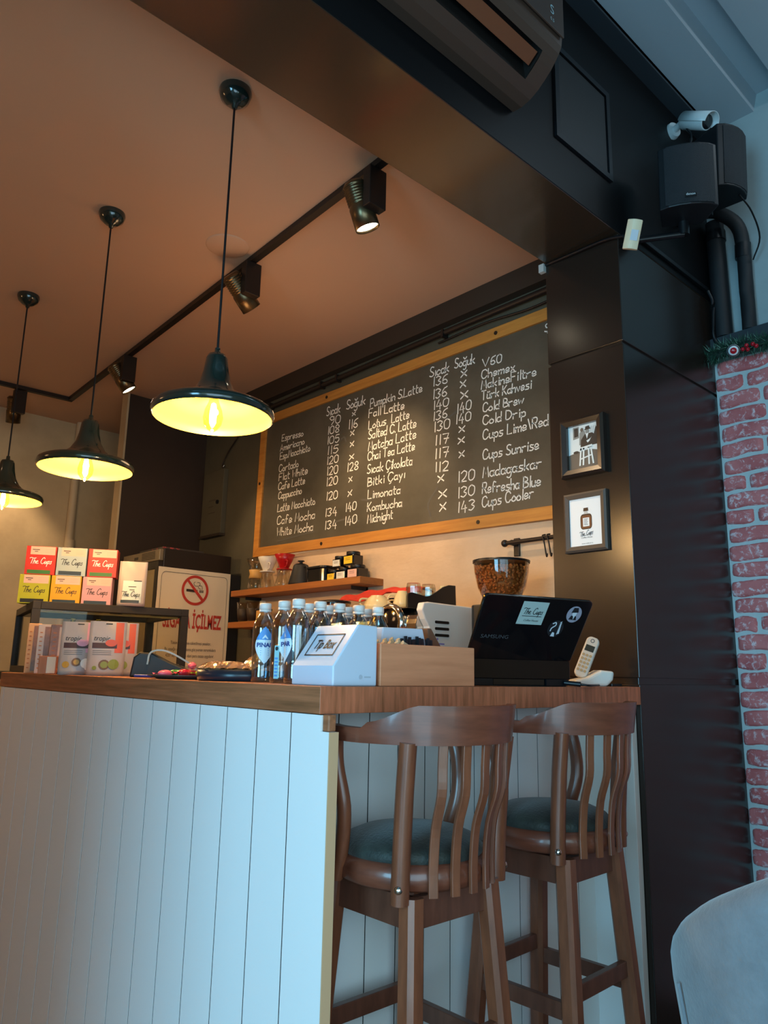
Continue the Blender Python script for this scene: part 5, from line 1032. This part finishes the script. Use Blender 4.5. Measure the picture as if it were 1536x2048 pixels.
# water bottles
lblu, lbl_w, lbl_d = mat('label_blue', '4f8fd0', .4), mat('label_water', 'd4e4ee', .4), mat('label_navy', '1c3c86', .4); side_tag = mat('tag_teal', '8cc4cc', .4)
def water_bottle(label, x, y, face=None, sticker=None):
    t = thing('water_bottle', label, 'water bottle', (x, y, TZ), 0, 'water bottles on the worktop'); r = .0335
    pr = [(.001, .004), (.020, .003), (.029, .0), (.0325, .006), (r, .016), (r, .055), (r-.0012, .058), (r, .061), (r, .150), (r-.001, .156), (.0305, .166), (.024, .180), (.0165, .192), (.0145, .196), (.0145, .203)]
    mesh('bottle_body', M().lathe(pr, (0, 0, 0), 28), clear_pet, t, local=True)
    mesh('water', M().lathe([(.001, .006), (.028, .006), (r-.0015, .018), (r-.0015, .150), (.029, .164), (.023, .178), (.017, .188), (.001, .188)], (0, 0, 0), 24), glass('water_tint', 'dfe8ee', .35, .02, .02), t, local=True)
    m = M(); m.lathe([(.0172, .199), (.0172, .205), (.0164, .2055)], (0, 0, 0), 28)
    m.lathe([(.0164, .206), (.0174, .2065), (.0174, .221), (.0158, .2235), (.001, .2238)], (0, 0, 0), 28)
    mesh('cap', m, cap_blue, t, local=True)
    if face is not None:
        m = M()
        def sf(a, b, l=.0006): an = R(face)+a/r; return Vector(((r+l)*math.cos(an), (r+l)*math.sin(an), b))
        zc, hw, hh = .103, .029, .052
        shape = lambda v: hw*max(0.02, (1-abs(v)**1.8))
        n = 14
        for k in range(n):
            v0, v1 = -1+2*k/n, -1+2*(k+1)/n; mi = 0 if v0 > .18 else 1
            for j in range(8):
                a0, a1 = -1+j/4, -1+(j+1)/4; m.add([sf(a0*shape(v0), zc+hh*v0), sf(a1*shape(v0), zc+hh*v0), sf(a1*shape(v1), zc+hh*v1), sf(a0*shape(v1), zc+hh*v1)], [(0, 1, 2, 3)], mi, True)
        tm = M(); type_text(tm, 'PINAR', .0165, (0, -.006, 0), (1, 0, 0), (0, 1, 0), bold=.0007); m.add([sf(p[0]*1.0, zc+.006+p[1], .0014) for p in tm.v], tm.f, 2)
        for k in range(4): m.add([sf(a, zc-.010-.006*k+b, .0014) for a, b in ((-.012, 0), (.012, 0), (.012, .0014), (-.012, .0014))], [(0, 1, 2, 3)], 0)
        m.add([sf(a, zc+b, .0014) for a, b in ((-.009, .018), (.0, .03), (.009, .018))], [(0, 1, 2)], 1)
        mesh('bottle_label', m, [lblu, lbl_w, lbl_d], t, local=True)
    if sticker is not None:
        m = M(); sf2 = lambda a, b, l=.0008: Vector(((r+l)*math.cos(R(sticker)+a/r), (r+l)*math.sin(R(sticker)+a/r), b))
        for k in range(3): m.add([sf2(a, b) for a, b in ((-.007, .012), (.007, .012), (.007, .10), (-.007, .10))], [(0, 1, 2, 3)], 0) if k == 0 else None
        m.add([sf2(.0045*math.cos(q*.5), .092+.0055*math.sin(q*.5), .0014) for q in range(12)], [tuple(range(12))], 1)
        for k in range(6): m.add([sf2(a, .018+.009*k+b, .0014) for a, b in ((-.005, 0), (.004, 0), (.004, .005), (-.005, .005))], [(0, 1, 2, 3)], 2)
        mesh('side_sticker', m, [side_tag, ink, lblu], t, local=True)
    return t
W_ = 'water bottle'
water_bottle('clear water bottle with a blue and white label, leftmost of all', -.432, .129, -28)
water_bottle('clear water bottle with a teal side sticker, second from the left', -.322, .118, -5, -62)
water_bottle('clear water bottle nearest the tip box left edge, its cap highest', -.2395, .106, -110)
for x, y, lab in ((-.250, .188, 'front water bottle right behind the slanted face of the tip box'), (-.255, .261, 'front water bottle behind the middle of the tip box'), (-.255, .334, 'front water bottle behind the right part of the tip box'), (-.250, .406, 'rightmost front water bottle, beside the white napkin box'),
                  (-.330, .211, 'back row water bottle, leftmost cap peeping between front bottles'), (-.3275, .284, 'back row water bottle, second cap from the left'), (-.330, .357, 'back row water bottle, third cap from the left'), (-.333, .434, 'back row water bottle, rightmost cap of the back row'), (-.41, .43, 'water bottle farthest back, its cap almost hidden')):
    water_bottle(lab, x, y)
# tip box
tb = thing('tip_box', 'white slanted tip box with black lettering at the counter corner', 'tip box', (-.11, .135, TZ))
prof_ = [(.062, 0), (.205, 0), (.205, .150), (.140, .152), (.062, .048)]
mesh('box_body', M().prism(prof_, lambda a, b: (-.030, a, TZ+b), lambda a, b: (-.198, a, TZ+b)), acrylic_white, tb, bevel=.004, seg=3)
sU = Vector((1, 0, 0)); sV = Vector((0, .078, .104)).normalized(); sN = sU.cross(sV); o = Vector((-.114, .101, TZ+.100))+sN*.0012
m = M(); w2, h2 = .056, .033
for a, b in (((-w2, -h2), (w2, -h2)), ((w2, -h2), (w2, h2)), ((w2, h2), (-w2, h2)), ((-w2, h2), (-w2, -h2))): ribbon(m, [a, b], .0036, lambda u, v: o+sU*u+sV*v)
type_text(m, 'Tip Box', .040, o, sU, sV, 0, squeeze=.62, shear=.28, bold=.0009)
mesh('lettering', m, ink, tb)
m = M().prism([(.006*math.cos(q*.5236), .006*math.sin(q*.5236)) for q in range(12)], lambda a, b: (-.0294, .150+a, TZ+.022+b), lambda a, b: (-.0298, .150+a, TZ+.022+b)); m.quad((-.0294, .162, TZ+.020), (0, .022, 0), (0, 0, .004))
mesh('corner_mark', m, mat('mark_pale', 'b4bcc8', .5), tb)
# wooden caddy with its contents
wb = thing('wooden_caddy', 'light bamboo caddy box between tip box and laptop', 'caddy', (-.12, .375, TZ)); x0, x1, y0, y1, hb = -.205, -.03, .217, .585, .108
mesh('front_board', M().box(x1-.012, x1, y0, y1, TZ, TZ+hb), bamboo, wb, bevel=.002); mesh('back_board', M().box(x0, x0+.010, y0, y1, TZ, TZ+hb*.9), bamboo, wb)
mesh('end_board', M().box(x0+.010, x1-.0125, y0+.004, y0+.016, TZ, TZ+hb), bamboo, wb); mesh('end_board', M().box(x0+.010, x1-.0125, y1-.012, y1, TZ, TZ+hb), bamboo, wb); mesh('base_board', M().box(x0+.010, x1-.0125, y0+.016, y1-.0125, TZ+.0005, TZ+.008), bamboo, wb)
nx_ = thing('napkin_box', 'white napkin box standing in the bamboo caddy', 'napkin box', (-.15, .40, TZ+.0085))
pr_ = [(.275, 0), (.50, 0), (.455, .150), (.30, .147)]
mesh('box_body', M().prism(pr_, lambda a, b: (-.112, a, TZ+.0085+b), lambda a, b: (-.190, a, TZ+.0085+b)), acrylic_white, nx_, bevel=.003)
solo('paper_bag', M().prism([(.512, 0), (.568, 0), (.560, .10), (.515, .155), (.50, .155)], lambda a, b: (-.135, a, TZ+.0085+b), lambda a, b: (-.185, a, TZ+.0085+b)), mat('bag_brown', '6f4a34', .7), 'brown paper bag leaning behind the napkin box in the caddy', 'paper bag', bevel=.003)
rs = random.Random(4)
for k in range(15):
    y = .335+.0098*k+rs.uniform(-.001, .001); h = .122+rs.uniform(-.006, .006)
    solo('stick_sachet', M().box(-.099, -.094, y, y+.0086, TZ+.0085, TZ+.0085+h-.010*(k < 2), 0, Matrix.Translation((-.096, y, TZ)) @ Matrix.Rotation(R(rs.uniform(-4, 4)), 4, 'X') @ Matrix.Rotation(R(rs.uniform(-2, 2)), 4, 'Y') @ Matrix.Translation((.096, -y, -TZ))), mat('sachet_black', '1c1e24', .35), 'black stick sachet standing in a row in the bamboo caddy', 'sachet', 'black stick sachets in the caddy')
for k in range(9):
    a = k % 3; b = k//3; y = .262+.026*b+.006*a; xx = -.085+.018*a
    Tm = Matrix.Translation((xx, y, TZ+.104+.004*b-.003*a)) @ Matrix.Rotation(R(rs.uniform(30, 70)), 4, 'X') @ Matrix.Rotation(R(rs.uniform(-10, 10)), 4, 'Z')
    m = M().sweep([Tm @ Vector((0, 0, zz)) for zz in (-.045, -.02, .0, .012, .0155)], circ(.0065, 8, .0055), 0, upv=(1, 0, 0), scale=[.9, 1, 1, .9, 1.1]); solo('paper_straw_pack', m, mat('wrap_beige', 'cdb894', .7), 'beige paper-wrapped stick bundled at the left end of the caddy', 'wrapped stick', 'paper-wrapped sticks in the caddy')
# laptop: its lid leans towards the stools
lp = thing('laptop', 'black open laptop seen from behind, stickers on its lid', 'laptop', (-.14, .67, TZ), R(-16.9))   # local y along the hinge, x towards the stools
LW = .40; hz = .082
mesh('base', M().prism(rrect(-.245, .0, .0, LW, .012), lambda a, b: (a, b, .056), lambda a, b: (a, b, .078)), black_plastic, lp, local=True, bevel=.003)
mesh('riser', M().box(-.235, -.01, .006, LW-.006, 0, .055), black_matte, lp, local=True)
rp2 = mesh('rear_panel', M().box(-.0005, .006, .001, LW-.001, .022, .083), black_gloss, lp, local=True, bevel=.002)
m = M().box(.0005, .0095, .02, .095, .002, .022); m.box(.0005, .0095, LW-.10, LW-.015, .002, .022)
mesh('rear_feet', m, black_plastic, lp, local=True); mesh('rear_ports', M().box(.0, .004, .10, LW-.105, .004, .021), black_laminate, lp, local=True)
ld = Vector((.118, 0, .188)); Ll = ld.length; lu = ld.normalized(); ln_ = Vector((lu.z, 0, -lu.x))
lmap = lambda a, b, l=0: Vector((.004, 0, .083))+Vector((0, 1, 0))*a+lu*b+ln_*l
ol = [(.0, 0), (LW, 0)]+[(LW+.006-.016+.016*math.cos(R(q)), Ll-.016+.016*math.sin(R(q))) for q in range(0, 91, 15)]+[(.010+.016*math.cos(R(q)), Ll-.016+.016*math.sin(R(q))) for q in range(90, 181, 15)]
lid = mesh('lid', M().prism(ol, lambda a, b: lmap(a, b, .005), lambda a, b: lmap(a, b, -.007)), black_gloss, lp, local=True, bevel=.003)
m = M(); sq = lambda pts, mi, l: m.poly([lmap(a, b, l) for a, b in pts], mi)
sq([(.135, .128), (.232, .128), (.236, .207), (.139, .207)], 0, .0056); the_cups(m, lmap(.186, .170, .0062), (0, 1, 0), lu, .075, 1); sq([(.148, .156), (.222, .156), (.222, .158), (.148, .158)], 1, .0062)
type_text(m, 'Coffee House', .010, lmap(.186, .142, .0062), (0, 1, 0), lu, 1, shear=.3)
mesh('square_sticker', m, [mat('sticker_pale', 'a8b8b4', .5), ink], lid, local=True)
for cy_, cz_, ra, wh in ((.345, .172, .029, 0), (.292, .118, .030, 1)):
    m = M(); P2 = lambda a, b, l: lmap(cy_+a, cz_+b, l)
    ring = lambda r_, l, mi, a0=0, b0=0, ry=None: m.add([P2(a0+r_*math.cos(q*2*PI/24), b0+(ry or r_)*math.sin(q*2*PI/24), l) for q in range(24)], [tuple(range(24))], mi)
    if not wh:
        ring(ra, .0056, 0); m.poly([P2(a, b, .0064) for a, b in ((-.017, -.018), (.014, -.02), (.010, -.006), (-.010, -.004))], 1); ring(.0085, .0066, 2, 0, .004, .011); m.poly([P2(a, b, .007) for a, b in ((-.014, .006), (.013, .008), (.009, .024), (-.008, .024))], 1); m.poly([P2(a, b, .0072) for a, b in ((-.003, -.006), (.004, -.006), (.0, -.018))], 2)
    else:
        ring(ra, .0056, 1)
        for k in range(9): m.poly([P2(a, b, .0064) for a, b in ((.010+.001*k, -.02+.005*k), (.020-.0006*k, -.016+.005*k), (.018, -.012+.005*k), (.009, -.017+.005*k))], 2)
        ribbon(m, [(q[0], q[1]) for q in smooth_path([(-.016, .018, 0), (-.006, .022, 0), (-.004, .012, 0), (-.016, .002, 0), (-.018, -.008, 0)], 4)], .004, lambda a, b: P2(a, b, .0064), 2); m.poly([P2(a, b, .0064) for a, b in ((-.012, -.027), (.004, -.028), (.0, -.014), (-.008, -.012))], 2)
    mesh('round_sticker', m, [mat('sticker_lilac', '9b98a8', .5), ink, mat('sticker_white', 'cfd6de', .5)], lid, local=True)
m = M(); type_text(m, 'SAMSUNG', .018, lmap(.075, .080, .0056), (0, 1, 0), lu, 0, squeeze=1.25); mesh('maker_lettering', m, mat('faint_grey', '4a4a4c', .4), lid, local=True)
mesh('cable_plug', M().cyl((.012, LW-.03, .012), (.05, LW+.005, .008), .008).tube(smooth_path([(.05, LW+.005, .008), (.06, LW+.03, .005), (.03, LW+.08, .005), (-.04, LW+.16, .005)], 5), .004, 6), black_plastic, lp, local=True)
# cordless phone
bs = thing('phone_charger', 'white cordless phone charging base at the pillar end of the worktop', 'phone charger', (-.10, 1.29, TZ)); c, U, nv = frame((-.10, 1.29, TZ), -40); z_ = Vector((0, 0, 1)); ph_w = mat('phone_white', 'd4d0c8', .35)
mesh('cradle', M().prism([(-.062, 0), (.05, 0), (.072, .022), (.078, .052), (.03, .056), (-.02, .030), (-.066, .020)], lambda a, b: c+U*a+z_*b+nv*.05, lambda a, b: c+U*a+z_*b-nv*.045), ph_w, bs, bevel=.010, seg=3)
hs = thing('phone_handset', 'white cordless handset leaning in its charging base', 'phone handset', c+U*-.03+z_*.02)
hu = (U*.42+z_*.9-nv*.10).normalized(); hn = (nv*.85-U*.35+z_*.25); hn = (hn-hu*hn.dot(hu)).normalized(); hw_ = hu.cross(hn); ho = c+U*-.036+z_*.030+nv*.006
o_ = rrect(-.0235, .0235, 0, .155, .018, 5); sx = -1 if hw_.dot(U) < 0 else 1; hw_ = hw_*sx
mesh('handset_body', M().prism(o_, lambda a, b: ho+hw_*a+hu*b+hn*.011, lambda a, b: ho+hw_*a+hu*b-hn*.011), ph_w, hs, bevel=.006, seg=3)
hp_ = lambda a, b, l: ho+hw_*a+hu*b+hn*(.011+l)
mesh('display', M().poly([hp_(a, b, .0006) for a, b in ((-.016, .098), (.016, .098), (.016, .121), (-.016, .121))]), mat('display_dark', '3a382c', .2), hs)
m = M()
for j in range(5):
    for k in range(3): m.prism(rrect(-.017+.0125*k, -.008+.0125*k, .020+.0145*j, .029+.0145*j, .003, 2), lambda a, b: hp_(a, b, .002), lambda a, b: hp_(a, b, -.001))
mesh('keypad', m, mat('key_tan', 'b8a078', .5), hs); m = M(); m.lathe([(.0045, 0), (.006, .001), (.0075, 0)], hp_(0, .139, .0002), 20, 0, hn.to_track_quat('Z', 'Y').to_matrix().to_4x4()); mesh('earpiece', m, mat('key_grey', '6a6a70', .5), hs)
solo('flat_phone', M().prism(rrect(-.15, -.06, 1.38, 1.45, .008), lambda a, b: (a, b, TZ+.0004), lambda a, b: (a, b, TZ+.009)), black_plastic, 'thin black flat device lying against the pillar foot', 'device')
